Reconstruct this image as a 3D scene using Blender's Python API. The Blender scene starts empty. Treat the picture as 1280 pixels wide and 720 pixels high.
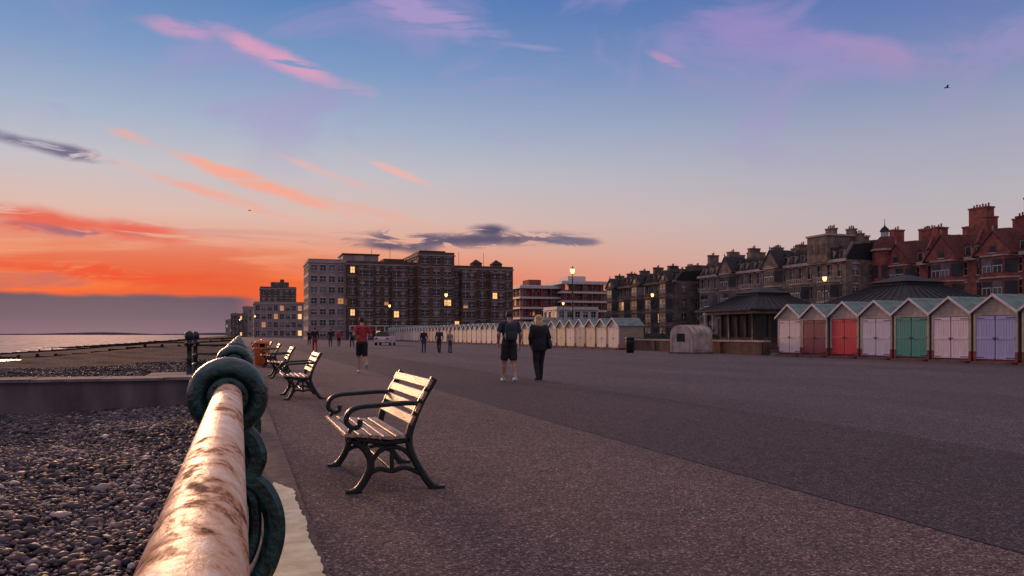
import bpy, bmesh, math, random
import numpy as np
from mathutils import Vector, Matrix
random.seed(7); np.random.seed(7)
sc = bpy.context.scene
R = math.radians

def hx(h):
    h = h.lstrip('#'); out = []
    for i in (0, 2, 4):
        c = int(h[i:i+2], 16)/255
        out.append(c/12.92 if c <= .04045 else ((c+.055)/1.055)**2.4)
    return tuple(out)

# ------------------------------------------------------------ materials
def mat(name, col, rough=.7, var=.25, scale=4., bump=0., metal=0., emit=0., spec=.5, col2=None, bscale=None, detail=4, stretch=(1,1,1)):
    m = bpy.data.materials.new(name); m.use_nodes = True
    nt = m.node_tree; N = nt.nodes; L = nt.links
    b = N['Principled BSDF']
    b.inputs['Roughness'].default_value = rough
    b.inputs['Metallic'].default_value = metal
    b.inputs['Specular IOR Level'].default_value = spec
    tc = N.new('ShaderNodeTexCoord'); mp = N.new('ShaderNodeMapping'); mp.inputs['Scale'].default_value = stretch
    L.new(tc.outputs['Object'], mp.inputs[0])
    no = N.new('ShaderNodeTexNoise'); no.inputs['Scale'].default_value = scale; no.inputs['Detail'].default_value = detail
    L.new(mp.outputs[0], no.inputs[0])
    rp = N.new('ShaderNodeValToRGB')
    a = [max(0, c*(1-var)) for c in col]
    c2 = [c*(1+var) for c in col] if col2 is None else col2
    rp.color_ramp.elements[0].position = .35; rp.color_ramp.elements[0].color = (*a, 1)
    rp.color_ramp.elements[1].position = .68; rp.color_ramp.elements[1].color = (*c2, 1)
    L.new(no.outputs[0], rp.inputs[0]); L.new(rp.outputs[0], b.inputs['Base Color'])
    if bump:
        n2 = N.new('ShaderNodeTexNoise'); n2.inputs['Scale'].default_value = bscale or scale*4; n2.inputs['Detail'].default_value = 3
        L.new(mp.outputs[0], n2.inputs[0])
        bp = N.new('ShaderNodeBump'); bp.inputs['Strength'].default_value = bump; bp.inputs['Distance'].default_value = .02
        L.new(n2.outputs[0], bp.inputs['Height']); L.new(bp.outputs[0], b.inputs['Normal'])
    if emit:
        b.inputs['Emission Color'].default_value = (*col, 1); b.inputs['Emission Strength'].default_value = emit
    return m

# ------------------------------------------------------------ mesh builder
class MB:
    def __init__(s):
        s.v = []; s.f = []; s.mi = []; s.sm = []; s.mats = []; s.M = Matrix.Identity(4)
    def mid(s, m):
        if m not in s.mats: s.mats.append(m)
        return s.mats.index(m)
    def add(s, m, vs, fs, smooth=False):
        o = len(s.v); s.v += [tuple(s.M @ Vector(p)) for p in vs]; k = s.mid(m)
        for f in fs: s.f.append([i+o for i in f]); s.mi.append(k); s.sm.append(smooth)
    def box(s, m, x0, x1, y0, y1, z0, z1):
        if x0 > x1: x0, x1 = x1, x0
        if y0 > y1: y0, y1 = y1, y0
        vs = [(x0,y0,z0),(x1,y0,z0),(x1,y1,z0),(x0,y1,z0),(x0,y0,z1),(x1,y0,z1),(x1,y1,z1),(x0,y1,z1)]
        s.add(m, vs, [(0,3,2,1),(4,5,6,7),(0,1,5,4),(1,2,6,5),(2,3,7,6),(3,0,4,7)])
    def quad(s, m, *p): s.add(m, p, [(0,1,2,3)])
    def loft(s, m, rings, smooth=False, cap=True):
        n = len(rings[0]); vs = [p for r in rings for p in r]; fs = []
        for i in range(len(rings)-1):
            for j in range(n):
                k = (j+1) % n; fs.append((i*n+j, i*n+k, (i+1)*n+k, (i+1)*n+j))
        s.add(m, vs, fs, smooth)
        if cap:
            s.add(m, rings[0], [tuple(reversed(range(n)))]); s.add(m, rings[-1], [tuple(range(n))])
    def prism(s, m, poly, ax, a, b):
        def P(p, t):
            return {'x': (t, p[0], p[1]), 'y': (p[0], t, p[1]), 'z': (p[0], p[1], t)}[ax]
        s.loft(m, [[P(p, a) for p in poly], [P(p, b) for p in poly]])
    def lathe(s, m, c, prof, n=16, axis='z', smooth=True, sy=1.):
        rings = []
        for r, z in prof:
            ring = []
            for j in range(n):
                t = 2*math.pi*j/n; a, b = r*math.cos(t), r*math.sin(t)*sy
                if axis == 'z': p = (c[0]+a, c[1]+b, c[2]+z)
                elif axis == 'y': p = (c[0]+a, c[1]+z, c[2]+b)
                else: p = (c[0]+z, c[1]+a, c[2]+b)
                ring.append(p)
            rings.append(ring)
        s.loft(m, rings, smooth)
    def tube(s, m, pts, rad, n=8, smooth=True):
        pts = [Vector(p) for p in pts]
        if not hasattr(rad, '__len__'): rad = [rad]*len(pts)
        rings = []; up = None
        for i, p in enumerate(pts):
            d = (pts[min(i+1, len(pts)-1)]-pts[max(i-1, 0)]).normalized()
            if up is None:
                up = Vector((0,0,1)) if abs(d.z) < .9 else Vector((0,1,0))
            a = d.cross(up).normalized(); b = a.cross(d).normalized(); up = b
            rings.append([tuple(p+(a*math.cos(2*math.pi*j/n)+b*math.sin(2*math.pi*j/n))*rad[i]) for j in range(n)])
        s.loft(m, rings, smooth)
    def bar(s, m, pts, w, t, y):
        P = catm(pts, 6); rings = []
        for i, p in enumerate(P):
            q0 = P[max(0, i-1)]; q1 = P[min(len(P)-1, i+1)]
            dx, dz = q1[0]-q0[0], q1[1]-q0[1]; l = math.hypot(dx, dz) or 1; nx, nz = -dz/l, dx/l
            h = t/2; e = w/2
            prof = [(h,-e*.5),(h,e*.5),(h*.5,e),(-h*.5,e),(-h,e*.5),(-h,-e*.5),(-h*.5,-e),(h*.5,-e)]
            rings.append([(p[0]+nx*a, y+b, p[1]+nz*a) for a, b in prof])
        s.loft(m, rings, False)
    def sup(s, m, c, r, p=1., nu=14, nv=10):
        f = lambda t: math.copysign(abs(t)**p, t)
        rings = []
        for i in range(1, nv):
            ph = -math.pi/2+math.pi*i/nv
            rings.append([(c[0]+r[0]*f(math.cos(ph))*f(math.cos(2*math.pi*j/nu)), c[1]+r[1]*f(math.cos(ph))*f(math.sin(2*math.pi*j/nu)), c[2]+r[2]*f(math.sin(ph))) for j in range(nu)])
        s.loft(m, rings, True)
    def mesh(s, name):
        me = bpy.data.meshes.new(name); me.from_pydata(s.v, [], s.f)
        for m in s.mats: me.materials.append(m)
        me.polygons.foreach_set('material_index', s.mi); me.polygons.foreach_set('use_smooth', s.sm)
        me.update(); return me
    def obj(s, name, loc=(0,0,0), rz=0., parent=None):
        o = bpy.data.objects.new(name, s.mesh(name)); sc.collection.objects.link(o)
        o.location = loc; o.rotation_euler = (0, 0, rz)
        if parent: o.parent = parent
        return o

def catm(pts, k):
    if len(pts) < 3: return pts
    out = []; n = len(pts)
    for i in range(n-1):
        p0, p1, p2, p3 = pts[max(0,i-1)], pts[i], pts[i+1], pts[min(n-1,i+2)]
        for j in range(k):
            t = j/k
            out.append(tuple(.5*((2*b)+(-a+c)*t+(2*a-5*b+4*c-d)*t*t+(-a+3*b-3*c+d)*t**3) for a, b, c, d in zip(p0, p1, p2, p3)))
    out.append(tuple(pts[-1])); return out

def group(name, loc, rz, parts):
    e = bpy.data.objects.new(name, None); sc.collection.objects.link(e); e.location = loc; e.rotation_euler = (0,0,rz)
    for k, mb in parts.items():
        if mb.v: mb.obj(k, parent=e)
    return e

# ------------------------------------------------------------ material set
m_glass = mat('window_glass', (.03,.033,.04), .3, .5, .6, spec=.3)
m_glass2 = mat('window_glass_pale', (.14,.13,.14), .4, .4, .6, spec=.3)
m_lit = mat('lit_window', (1.,.55,.2), .5, .1, 1, emit=1.1)
m_lit2 = mat('dim_lit_window', (1.,.45,.16), .5, .1, 1, emit=.35)
m_lamp = mat('lamp_glow', (1.,.5,.14), .5, .02, 1, emit=5)
m_white = mat('white_paint', (.56,.50,.47), .55, .15, 3)
m_whiteH = mat('hut_white_paint', (.64,.57,.54), .55, .15, 3)
m_cream = mat('cream_paint', (.46,.36,.27), .6, .2, 3)
m_brickA = mat('brown_brick', (.12,.062,.040), .85, .35, 2.5, .2)
m_brickR = mat('red_brick', (.27,.075,.055), .85, .35, 1.2, .2)
m_brickP = mat('pale_render', (.32,.25,.225), .8, .2, .7)
m_stone = mat('grey_stone', (.20,.14,.105), .85, .4, .9, .2)
m_stoneD = mat('sooty_stone', (.12,.09,.072), .9, .4, .8, .2)
m_trim = mat('stone_trim', (.46,.35,.29), .8, .25, 2)
m_slate = mat('slate_roof', (.026,.024,.028), .7, .35, 4, .1, spec=.25)
m_tile = mat('red_tile_roof', (.12,.038,.032), .8, .35, 4, .2, spec=.25)
m_pot = mat('terracotta_pot', (.25,.10,.06), .8, .3, 8)
m_dark = mat('dark_opening', (.012,.011,.014), .8, .3, 3)
m_iron = mat('green_cast_iron', (.003,.020,.017), .30, .55, 18, .45, bscale=45, col2=(.012,.070,.058))
m_ironK = mat('black_cast_iron', (.009,.014,.013), .38, .5, 12, .15)
m_conc = mat('concrete', (.14,.105,.105), .9, .45, 1.6, .6, bscale=14, stretch=(1,1,.35), detail=8)
m_concT = mat('concrete_coping', (.20,.155,.15), .9, .3, 3, .5, bscale=20)
m_concB = mat('brown_plinth', (.11,.070,.055), .8, .4, 5, .5, bscale=25)

# ------------------------------------------------------------ ground sheets
def sheet(name, m, x0, x1, y0, y1, z, nx=1, ny=1):
    mb = MB()
    mb.quad(m, (x0,y0,z), (x1,y0,z), (x1,y1,z), (x0,y1,z))
    return mb.obj(name)

def asphalt(name, ca, cb, patch):
    m = bpy.data.materials.new(name); m.use_nodes = True; nt = m.node_tree; N = nt.nodes; L = nt.links
    b = N['Principled BSDF']; b.inputs['Roughness'].default_value = .8; b.inputs['Specular IOR Level'].default_value = .25
    tc = N.new('ShaderNodeTexCoord')
    def noise(s, d=4, st=None):
        n = N.new('ShaderNodeTexNoise'); n.inputs['Scale'].default_value = s; n.inputs['Detail'].default_value = d
        if st:
            mp = N.new('ShaderNodeMapping'); mp.inputs['Scale'].default_value = st; L.new(tc.outputs['Object'], mp.inputs[0]); L.new(mp.outputs[0], n.inputs[0])
        else: L.new(tc.outputs['Object'], n.inputs[0])
        return n
    def mul(a, c):
        mx = N.new('ShaderNodeMixRGB'); mx.blend_type = 'MULTIPLY'; mx.inputs[0].default_value = 1; L.new(a, mx.inputs[1]); L.new(c, mx.inputs[2]); return mx.outputs[0]
    def grey(v, p0, p1, g0, g1):
        r = N.new('ShaderNodeValToRGB'); r.color_ramp.elements[0].position = p0; r.color_ramp.elements[1].position = p1
        r.color_ramp.elements[0].color = (g0,g0,g0,1); r.color_ramp.elements[1].color = (g1,g1,g1,1); L.new(v, r.inputs[0]); return r.outputs[0]
    fine = N.new('ShaderNodeTexVoronoi'); fine.inputs['Scale'].default_value = 95; L.new(tc.outputs['Object'], fine.inputs[0])
    rp = N.new('ShaderNodeValToRGB'); e = rp.color_ramp.elements
    e[0].position = .0; e[0].color = (*[c*.25 for c in ca], 1); e[1].position = 1.; e[1].color = (*[min(1,c*3.0) for c in cb], 1)
    k = e.new(.5); k.color = (*ca, 1); k = e.new(.9); k.color = (*[c*1.15 for c in cb], 1)
    sep = N.new('ShaderNodeSeparateColor'); L.new(fine.outputs['Color'], sep.inputs[0]); L.new(sep.outputs[0], rp.inputs[0])
    big = grey(noise(.35, 7, (1, .35, 1)).outputs[0], .3, .7, 1-patch, 1+patch*.6)
    med = grey(noise(26, 4).outputs[0], .32, .68, .62, 1.38)
    coarse = grey(noise(5, 6).outputs[0], .35, .65, .85, 1.13)
    c = mul(mul(mul(rp.outputs[0], big), med), coarse)
    L.new(c, b.inputs['Base Color'])
    bp = N.new('ShaderNodeBump'); bp.inputs['Strength'].default_value = .9; bp.inputs['Distance'].default_value = .008
    L.new(fine.outputs['Distance'], bp.inputs['Height']); L.new(bp.outputs[0], b.inputs['Normal'])
    return m
m_asphL = asphalt('pinkish_asphalt', (.122,.078,.071), (.185,.123,.112), .22)
m_asphD = asphalt('dark_asphalt', (.062,.042,.045), (.100,.070,.074), .2)
m_asphR = asphalt('mauve_asphalt', (.092,.067,.073), (.137,.101,.110), .22)
m_lawn = mat('lawn', (.03,.05,.02), .95, .4, .5, .3)
m_tar = mat('tar_seam_black', (.035,.027,.028), .8, .5, 6, .3)

sheet('ground', m_lawn, .0, 6000, -400, 6000, -.03)
sheet('promenade', m_asphR, .42, 32, -20, 329, 0.0)
sheet('promenade_resurfaced_strip', m_asphL, .42, 4.05, -20, 329, .004)
sheet('promenade_dark_strip', m_asphD, 4.05, 7.45, -20, 329, .005)
sheet('road', m_asphD, 70, 84, -100, 400, -.02)
mb = MB(); r = random.Random(4)
for x0 in (4.05,):
    pa = None
    for i in range(500):
        y = -5+i*.25; a = x0-.012-.01*r.random(); b = x0+.012+.012*r.random()
        if pa: mb.quad(m_tar, (pa[0],pa[2],.009), (pa[1],pa[2],.009), (b,y,.009), (a,y,.009))
        pa = (a, b, y)
mb.obj('tar_seam')

# plinth under railing
mb = MB()
mb.box(m_conc, -.3, .12, -20, 329, -3, .03); mb.box(m_concB, .123, .42, -20, 329, -3, .026); mb.obj('sea_wall')
m_hilite = mat('painted_kerb_highlight', (.74,.56,.24), .4, .18, 7, .25, spec=.5, bscale=30, col2=(.92,.78,.46))  # glossy yellow highlight on the plinth, put into the base colour of a thin sheet
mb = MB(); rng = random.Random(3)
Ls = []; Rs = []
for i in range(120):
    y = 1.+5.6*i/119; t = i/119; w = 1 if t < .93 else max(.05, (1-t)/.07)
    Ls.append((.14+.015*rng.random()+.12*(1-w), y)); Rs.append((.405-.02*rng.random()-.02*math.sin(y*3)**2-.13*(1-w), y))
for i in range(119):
    mb.quad(m_hilite, (Ls[i][0],Ls[i][1],.033), (Rs[i][0],Rs[i][1],.033), (Rs[i+1][0],Rs[i+1][1],.033), (Ls[i+1][0],Ls[i+1][1],.033))
mb.obj('kerb_highlight_sheet')

# ------------------------------------------------------------ beach
def ss(a, b, t): t = np.clip((t-a)/(b-a), 0, 1); return t*t*(3-2*t)
def bz(x, y):
    x = np.asarray(x, float); y = np.asarray(y, float)
    base = -.30-.052*(-x)
    up = ss(19.4, 19.9, y)*np.clip(.28-.006*(-x), 0, 1)
    und = .05*np.sin(x*.9+y*.35)*np.cos(y*.6-x*.4)+.03*np.sin(x*2.3+y*1.7)
    ridge = .35*ss(24, 34, y)*np.exp(-((x+12+3*np.sin(y*.05))/4.5)**2)+.22*ss(24, 34, y)*np.exp(-((x+24+2*np.sin(y*.07))/3.)**2)
    far = ss(30, 60, -x)*-.15
    return base+up+und*(1-ss(100, 200, y))+far+ridge
xs = -np.concatenate([np.linspace(.25, 8, 40), np.linspace(8.5, 30, 40), np.linspace(31, 70, 30)])
ys = np.concatenate([np.linspace(-6, 26, 150), np.linspace(27, 120, 90), np.linspace(130, 700, 60), np.linspace(800, 6000, 20)])
XX, YY = np.meshgrid(xs, ys); ZZ = bz(XX, YY)
vs = np.stack([XX, YY, ZZ], -1).reshape(-1, 3); nx = len(xs)
fs = [(j*nx+i, (j+1)*nx+i, (j+1)*nx+i+1, j*nx+i+1) for j in range(len(ys)-1) for i in range(nx-1)]
def shingle_mat():
    m = bpy.data.materials.new('shingle'); m.use_nodes = True; nt = m.node_tree; N = nt.nodes; L = nt.links; b = N['Principled BSDF']
    b.inputs['Roughness'].default_value = .95; b.inputs['Specular IOR Level'].default_value = .05
    tc = N.new('ShaderNodeTexCoord'); v = N.new('ShaderNodeTexVoronoi'); v.inputs['Scale'].default_value = 14; L.new(tc.outputs['Object'], v.inputs[0])
    sp = N.new('ShaderNodeSeparateColor'); L.new(v.outputs['Color'], sp.inputs[0])
    rp = N.new('ShaderNodeValToRGB'); e = rp.color_ramp.elements; e[0].color = (.012,.010,.014,1); e[1].color = (.12,.095,.115,1); k = e.new(.7); k.color = (.036,.028,.036,1)
    L.new(sp.outputs[0], rp.inputs[0])
    n = N.new('ShaderNodeTexNoise'); n.inputs['Scale'].default_value = .5; n.inputs['Detail'].default_value = 9; n.inputs['Roughness'].default_value = .75; L.new(tc.outputs['Object'], n.inputs[0])
    r2 = N.new('ShaderNodeValToRGB'); r2.color_ramp.elements[0].position = .40; r2.color_ramp.elements[0].color = (.35,.35,.4,1); r2.color_ramp.elements[1].position = .60; r2.color_ramp.elements[1].color = (1.7,1.5,1.65,1); L.new(n.outputs[0], r2.inputs[0])
    mx = N.new('ShaderNodeMixRGB'); mx.blend_type = 'MULTIPLY'; mx.inputs[0].default_value = 1; L.new(rp.outputs[0], mx.inputs[1]); L.new(r2.outputs[0], mx.inputs[2]); L.new(mx.outputs[0], b.inputs['Base Color'])
    bp = N.new('ShaderNodeBump'); bp.invert = True; bp.inputs['Strength'].default_value = .45; bp.inputs['Distance'].default_value = .03
    L.new(v.outputs['Distance'], bp.inputs['Height']); L.new(bp.outputs[0], b.inputs['Normal']); return m
m_sh = shingle_mat()
me = bpy.data.meshes.new('shingle_beach'); me.from_pydata(vs.tolist(), [], fs); me.materials.append(m_sh)
me.polygons.foreach_set('use_smooth', [True]*len(fs))
me.update(); o = bpy.data.objects.new('shingle_beach', me); sc.collection.objects.link(o)

def pebble_mat():
    m = bpy.data.materials.new('pebble_stone'); m.use_nodes = True; nt = m.node_tree; N = nt.nodes; L = nt.links; b = N['Principled BSDF']
    at = N.new('ShaderNodeAttribute'); at.attribute_name = 'Col'; tc = N.new('ShaderNodeTexCoord')
    n = N.new('ShaderNodeTexNoise'); n.inputs['Scale'].default_value = 60; L.new(tc.outputs['Object'], n.inputs[0])
    r = N.new('ShaderNodeValToRGB'); r.color_ramp.elements[0].color = (.6,.6,.6,1); r.color_ramp.elements[1].color = (1.3,1.3,1.3,1); L.new(n.outputs[0], r.inputs[0])
    mx = N.new('ShaderNodeMixRGB'); mx.blend_type = 'MULTIPLY'; mx.inputs[0].default_value = 1; L.new(at.outputs[0], mx.inputs[1]); L.new(r.outputs[0], mx.inputs[2]); L.new(mx.outputs[0], b.inputs['Base Color'])
    b.inputs['Roughness'].default_value = .55; b.inputs['Specular IOR Level'].default_value = .3; return m
m_peb = pebble_mat()
def pebbles():
    def ico(sub):
        bm = bmesh.new(); bmesh.ops.create_icosphere(bm, subdivisions=sub, radius=1)
        v = np.array([x.co[:] for x in bm.verts]); f = np.array([[q.index for q in x.verts] for x in bm.faces]); bm.free(); return v, f
    VV = []; FF = []; CC = []; off = 0
    pal = np.array([[.050,.036,.042],[.092,.064,.070],[.15,.10,.102],[.23,.16,.152],[.024,.018,.026],[.38,.28,.26],[.19,.09,.065],[.62,.52,.48]])
    pr = np.array([.26,.22,.14,.09,.17,.045,.055,.02])
    for sub, ya, yb, dens, rm in ((2, 3.0, 9.5, 1150, .016), (1, 9.5, 19.3, 750, .021), (1, 20.4, 44, 60, .034)):
        x0 = -.28*yb-1.2; area = (yb-ya)*(-.3-x0); n = int(area*dens)
        x = np.random.uniform(x0, -.3, n); y = np.random.uniform(ya, yb, n)
        k = x > -.28*y-1.2; x = x[k]; y = y[k]; n = len(x)
        bv, bf = ico(sub); r = rm*np.exp(np.random.normal(0, .5, n)); r = np.clip(r, .007, .07)
        sc3 = np.stack([r*np.random.uniform(.8,1.3,n), r*np.random.uniform(.7,1.,n), r*np.random.uniform(.45,.7,n)], -1)
        V = bv[None]*sc3[:, None, :]
        V *= (1+.18*np.sin(bv[None]*3+np.random.uniform(0,6,(n,1,3)))[..., [1,2,0]])
        a = np.random.uniform(0, 6.28, n); t = np.random.normal(0, .35, n)
        c, s_ = np.cos(t)[:,None], np.sin(t)[:,None]; yv = V[...,1]*c-V[...,2]*s_; zv = V[...,1]*s_+V[...,2]*c
        c, s_ = np.cos(a)[:,None], np.sin(a)[:,None]; xv = V[...,0]*c-yv*s_; yv2 = V[...,0]*s_+yv*c
        z = bz(x, y)+r*.25+np.random.uniform(0, .02, n)*(1 if ya < 20 else 0)
        V = np.stack([xv+x[:,None], yv2+y[:,None], zv+z[:,None]], -1)
        VV.append(V.reshape(-1,3)); FF.append((bf[None]+off+(np.arange(n)*len(bv))[:,None,None]).reshape(-1,3)); off += n*len(bv)
        patch = .85+.3*np.sin(x*1.9+y*.8)*np.sin(y*1.3-x*.6)
        col = pal[np.random.choice(8, n, p=pr)]*(np.random.uniform(.65,1.25,n)*patch)[:,None]
        if ya > 20: col = col*.55
        CC.append(np.repeat(np.concatenate([col, np.ones((n,1))], 1), len(bv), 0))
    V = np.concatenate(VV); F = np.concatenate(FF); C = np.concatenate(CC)
    me = bpy.data.meshes.new('pebbles'); me.vertices.add(len(V)); me.vertices.foreach_set('co', V.ravel())
    me.loops.add(len(F)*3); me.loops.foreach_set('vertex_index', F.ravel().astype(np.int32))
    me.polygons.add(len(F)); me.polygons.foreach_set('loop_start', np.arange(len(F), dtype=np.int32)*3)
    me.polygons.foreach_set('use_smooth', np.ones(len(F), bool))
    me.update(calc_edges=True)
    ca = me.color_attributes.new('Col', 'FLOAT_COLOR', 'POINT'); ca.data.foreach_set('color', C.ravel().astype(np.float32))
    me.materials.append(m_peb); me.validate()
    o = bpy.data.objects.new('pebbles', me); sc.collection.objects.link(o)
pebbles()

# sea
def sea_mat():
    m = bpy.data.materials.new('sea_water'); m.use_nodes = True; nt = m.node_tree; N = nt.nodes; L = nt.links; b = N['Principled BSDF']
    b.inputs['Roughness'].default_value = .75; b.inputs['Specular IOR Level'].default_value = .04
    tc = N.new('ShaderNodeTexCoord'); mp = N.new('ShaderNodeMapping'); mp.inputs['Scale'].default_value = (.30,.08,1); L.new(tc.outputs['Object'], mp.inputs[0])
    n = N.new('ShaderNodeTexNoise'); n.inputs['Scale'].default_value = .8; n.inputs['Detail'].default_value = 8; L.new(mp.outputs[0], n.inputs[0])
    r = N.new('ShaderNodeValToRGB'); r.color_ramp.elements[0].position = .42; r.color_ramp.elements[0].color = (.10,.09,.13,1); r.color_ramp.elements[1].position = .64; r.color_ramp.elements[1].color = (.36,.34,.42,1)
    L.new(n.outputs[0], r.inputs[0]); L.new(r.outputs[0], b.inputs['Base Color'])
    bp = N.new('ShaderNodeBump'); bp.inputs['Strength'].default_value = .4; bp.inputs['Distance'].default_value = .5
    L.new(n.outputs[0], bp.inputs['Height']); L.new(bp.outputs[0], b.inputs['Normal']); return m
m_sea = sea_mat()
sheet('sea', m_sea, -30000, 3000, -3000, 60000, -2.75)
m_foam = mat('foam', (.70,.66,.70), .7, .3, 1)
mb = MB()
for (xa, ya, yb, w, sd) in ((-46, 20, 700, 1., 1), (-50, 60, 600, .8, 2), (-58, 40, 500, .7, 3)):
    r = random.Random(sd); pr = None; n = 160
    for i in range(n):
        y = ya+(yb-ya)*(i/n)**1.6; xm = xa+1.8*math.sin(y*.09+sd)+.8*math.sin(y*.31); ww = w*max(0, r.uniform(-.5, 1.2))
        if pr: mb.quad(m_foam, (pr[0]-pr[2],pr[1],-2.72), (pr[0]+pr[2],pr[1],-2.72), (xm+ww,y,-2.72), (xm-ww,y,-2.72))
        pr = (xm, y, ww)
mb.obj('surf')
m_pool = mat('tide_pool_water', (.45,.42,.42), .15, .2, .5, spec=1)
mb = MB()
pts = [(-19.5+3.2*math.cos(t)*(1+.25*math.sin(3*t)), 66+12*math.sin(t)*(1+.2*math.cos(2*t)), -.86) for t in np.linspace(0, 6.28, 30)[:-1]]
mb.add(m_pool, pts, [tuple(range(len(pts)))]); mb.obj('tide_pool')

# groynes / walls on beach
mb = MB(); r = random.Random(12)
mb.box(m_conc, -16, -.3, 19.3, 20.2, -2, .18)
for i in range(12): mb.box(m_concT, -.3-1.3*(i+1)+.015, -.3-1.3*i, 19.22-r.uniform(0,.02), 20.28, .183, .235+r.uniform(0,.02))
mb.obj('concrete_groyne')
m_wood = mat('tarred_timber', (.028,.021,.024), .95, .4, 3, spec=.1)
for Y, xe, h in ((92, -44, .06), (165, -55, .2), (260, -55, .4)):
    mb = MB(); n = 26; r = random.Random(Y)
    for i in range(n):
        x = -1+(xe+1)*i/n; x2 = -1+(xe+1)*(i+1)/n; z = float(bz(x, Y))+h
        mb.box(m_wood, x2+.03, x, Y, Y+.35, z-3, z); mb.box(m_wood, x-.28, x, Y-.26, Y-.003, z-3, z+r.uniform(.0,.3))
    mb.obj('timber_groyne')
mb = MB(); mb.box(m_conc, -2.6, -.3, 21, 27.5, -2, .0)
for i in range(5): mb.box(m_conc, -2.6-.35*(i+1), -2.6-.35*i, 21.4, 26, -2, -.17*(i+1))
mb.obj('beach_steps')
m_hill = mat('distant_hill', (.16,.12,.16), .95, .1, .01, spec=0)
def ridge(name, Y, x0, x1, h, sd):
    r = random.Random(sd); mb = MB(); n = 40; pts = []
    for i in range(n+1):
        t = i/n; pts.append((x0+(x1-x0)*t, h*(math.sin(math.pi*t)**.8 if 0 < t < 1 else 0)*(.75+.25*math.sin(t*9+sd)+.08*r.random())-3))
    mb.prism(m_hill, pts+[(x1,-8),(x0,-8)], 'y', Y, Y+600); mb.obj(name)
ridge('distant_headland', 7000, -1900, -500, 21, 2)
ridge('distant_hill', 6000, -900, 2500, 22, 5)

# ------------------------------------------------------------ railing
def rail_mat():
    m = bpy.data.materials.new('weathered_cream_paint'); m.use_nodes = True; nt = m.node_tree; N = nt.nodes; L = nt.links; b = N['Principled BSDF']
    tc = N.new('ShaderNodeTexCoord')
    mp = N.new('ShaderNodeMapping'); mp.inputs['Scale'].default_value = (1,.6,1); L.new(tc.outputs['Object'], mp.inputs[0])
    n1 = N.new('ShaderNodeTexNoise'); n1.inputs['Scale'].default_value = 19; n1.inputs['Detail'].default_value = 10; n1.inputs['Roughness'].default_value = .72; n1.inputs['Distortion'].default_value = .3; L.new(mp.outputs[0], n1.inputs[0])
    n3 = N.new('ShaderNodeTexNoise'); n3.inputs['Scale'].default_value = 4; n3.inputs['Detail'].default_value = 2; L.new(mp.outputs[0], n3.inputs[0])
    md = N.new('ShaderNodeMath'); md.operation = 'MULTIPLY_ADD'; L.new(n3.outputs[0], md.inputs[0]); md.inputs[1].default_value = .5; L.new(n1.outputs[0], md.inputs[2])
    r1 = N.new('ShaderNodeValToRGB'); e = r1.color_ramp.elements
    e[0].position = .575; e[0].color = (.045,.016,.009,1); e[1].position = .75; e[1].color = (.72,.44,.27,1)
    k = e.new(.615); k.color = (.20,.065,.024,1); k = e.new(.655); k.color = (.46,.19,.075,1); k = e.new(.695); k.color = (.66,.36,.20,1); k = e.new(.88); k.color = (.85,.67,.52,1)
    L.new(md.outputs[0], r1.inputs[0]); L.new(r1.outputs[0], b.inputs['Base Color'])
    n2 = N.new('ShaderNodeTexNoise'); n2.inputs['Scale'].default_value = 110; n2.inputs['Detail'].default_value = 4; L.new(tc.outputs['Object'], n2.inputs[0])
    ad = N.new('ShaderNodeMath'); ad.operation = 'MULTIPLY_ADD'; L.new(n2.outputs[0], ad.inputs[0]); ad.inputs[1].default_value = .25; L.new(md.outputs[0], ad.inputs[2])
    bp = N.new('ShaderNodeBump'); bp.inputs['Strength'].default_value = .8; bp.inputs['Distance'].default_value = .006; L.new(ad.outputs[0], bp.inputs['Height']); L.new(bp.outputs[0], b.inputs['Normal'])
    rr = N.new('ShaderNodeMapRange'); L.new(md.outputs[0], rr.inputs[0]); rr.inputs[1].default_value = .60; rr.inputs[2].default_value = .74; rr.inputs[3].default_value = .85; rr.inputs[4].default_value = .40; L.new(rr.outputs[0], b.inputs['Roughness'])
    b.inputs['Specular IOR Level'].default_value = .45; return m
m_rail = rail_mat()
RX = -.045; RZ = .95
posts = [3.45+3.9*i for i in range(-2, 23)]
e_rail = bpy.data.objects.new('promenade_railing', None); sc.collection.objects.link(e_rail)
mb = MB()
mb.tube(m_rail, [(RX, y, RZ) for y in np.linspace(-4, 89, 60)], .055, 36)
mb.tube(m_iron, [(RX, y, .5) for y in np.linspace(-4, 89, 20)], .03, 12)
mb.obj('rails', parent=e_rail)
pm = MB()
n = 48; tubeN = 18
rings = []
for i in range(n):
    a = 2*math.pi*i/n; ring = []
    for j in range(tubeN):
        b_ = 2*math.pi*j/tubeN; rr = .112+.046*math.cos(b_)
        ring.append((rr*math.cos(a), .085*math.sin(b_), RZ+rr*math.sin(a)))
    rings.append(ring)
rings.append(rings[0]); pm.loft(m_iron, rings, True, cap=False)
for s_ in (-1, 1):
    pm.lathe(m_iron, (0,0,RZ), [(.052, s_*.10), (.075, s_*.10), (.08, s_*.085), (.082, s_*.03), (.11, 0)], 28, 'y')
    for q in range(6):
        a = q*math.pi/3+.3; pm.lathe(m_iron, (.066*math.cos(a), s_*.10, RZ+.066*math.sin(a)), [(.009,0),(.009,s_*.008),(.003,s_*.012)], 8, 'y')
pm.lathe(m_iron, (0.0,0,0), [(.12,.03),(.12,.07),(.09,.1),(.085,.14),(.065,.2),(.06,.4),(.075,.46),(.075,.54),(.06,.6),(.058,.70),(.08,.74),(.08,.78),(.06,.83)], 18)
S = [(0.03,.82),(.085,.77),(.11,.70),(.09,.64),(.09,.605),(.135,.56),(.175,.47),(.18,.37),(.155,.27),(.12,.19),(.12,.12),(.16,.07),(.16,.035)]
pm.bar(m_iron, S, .10, .085, 0)
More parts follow.
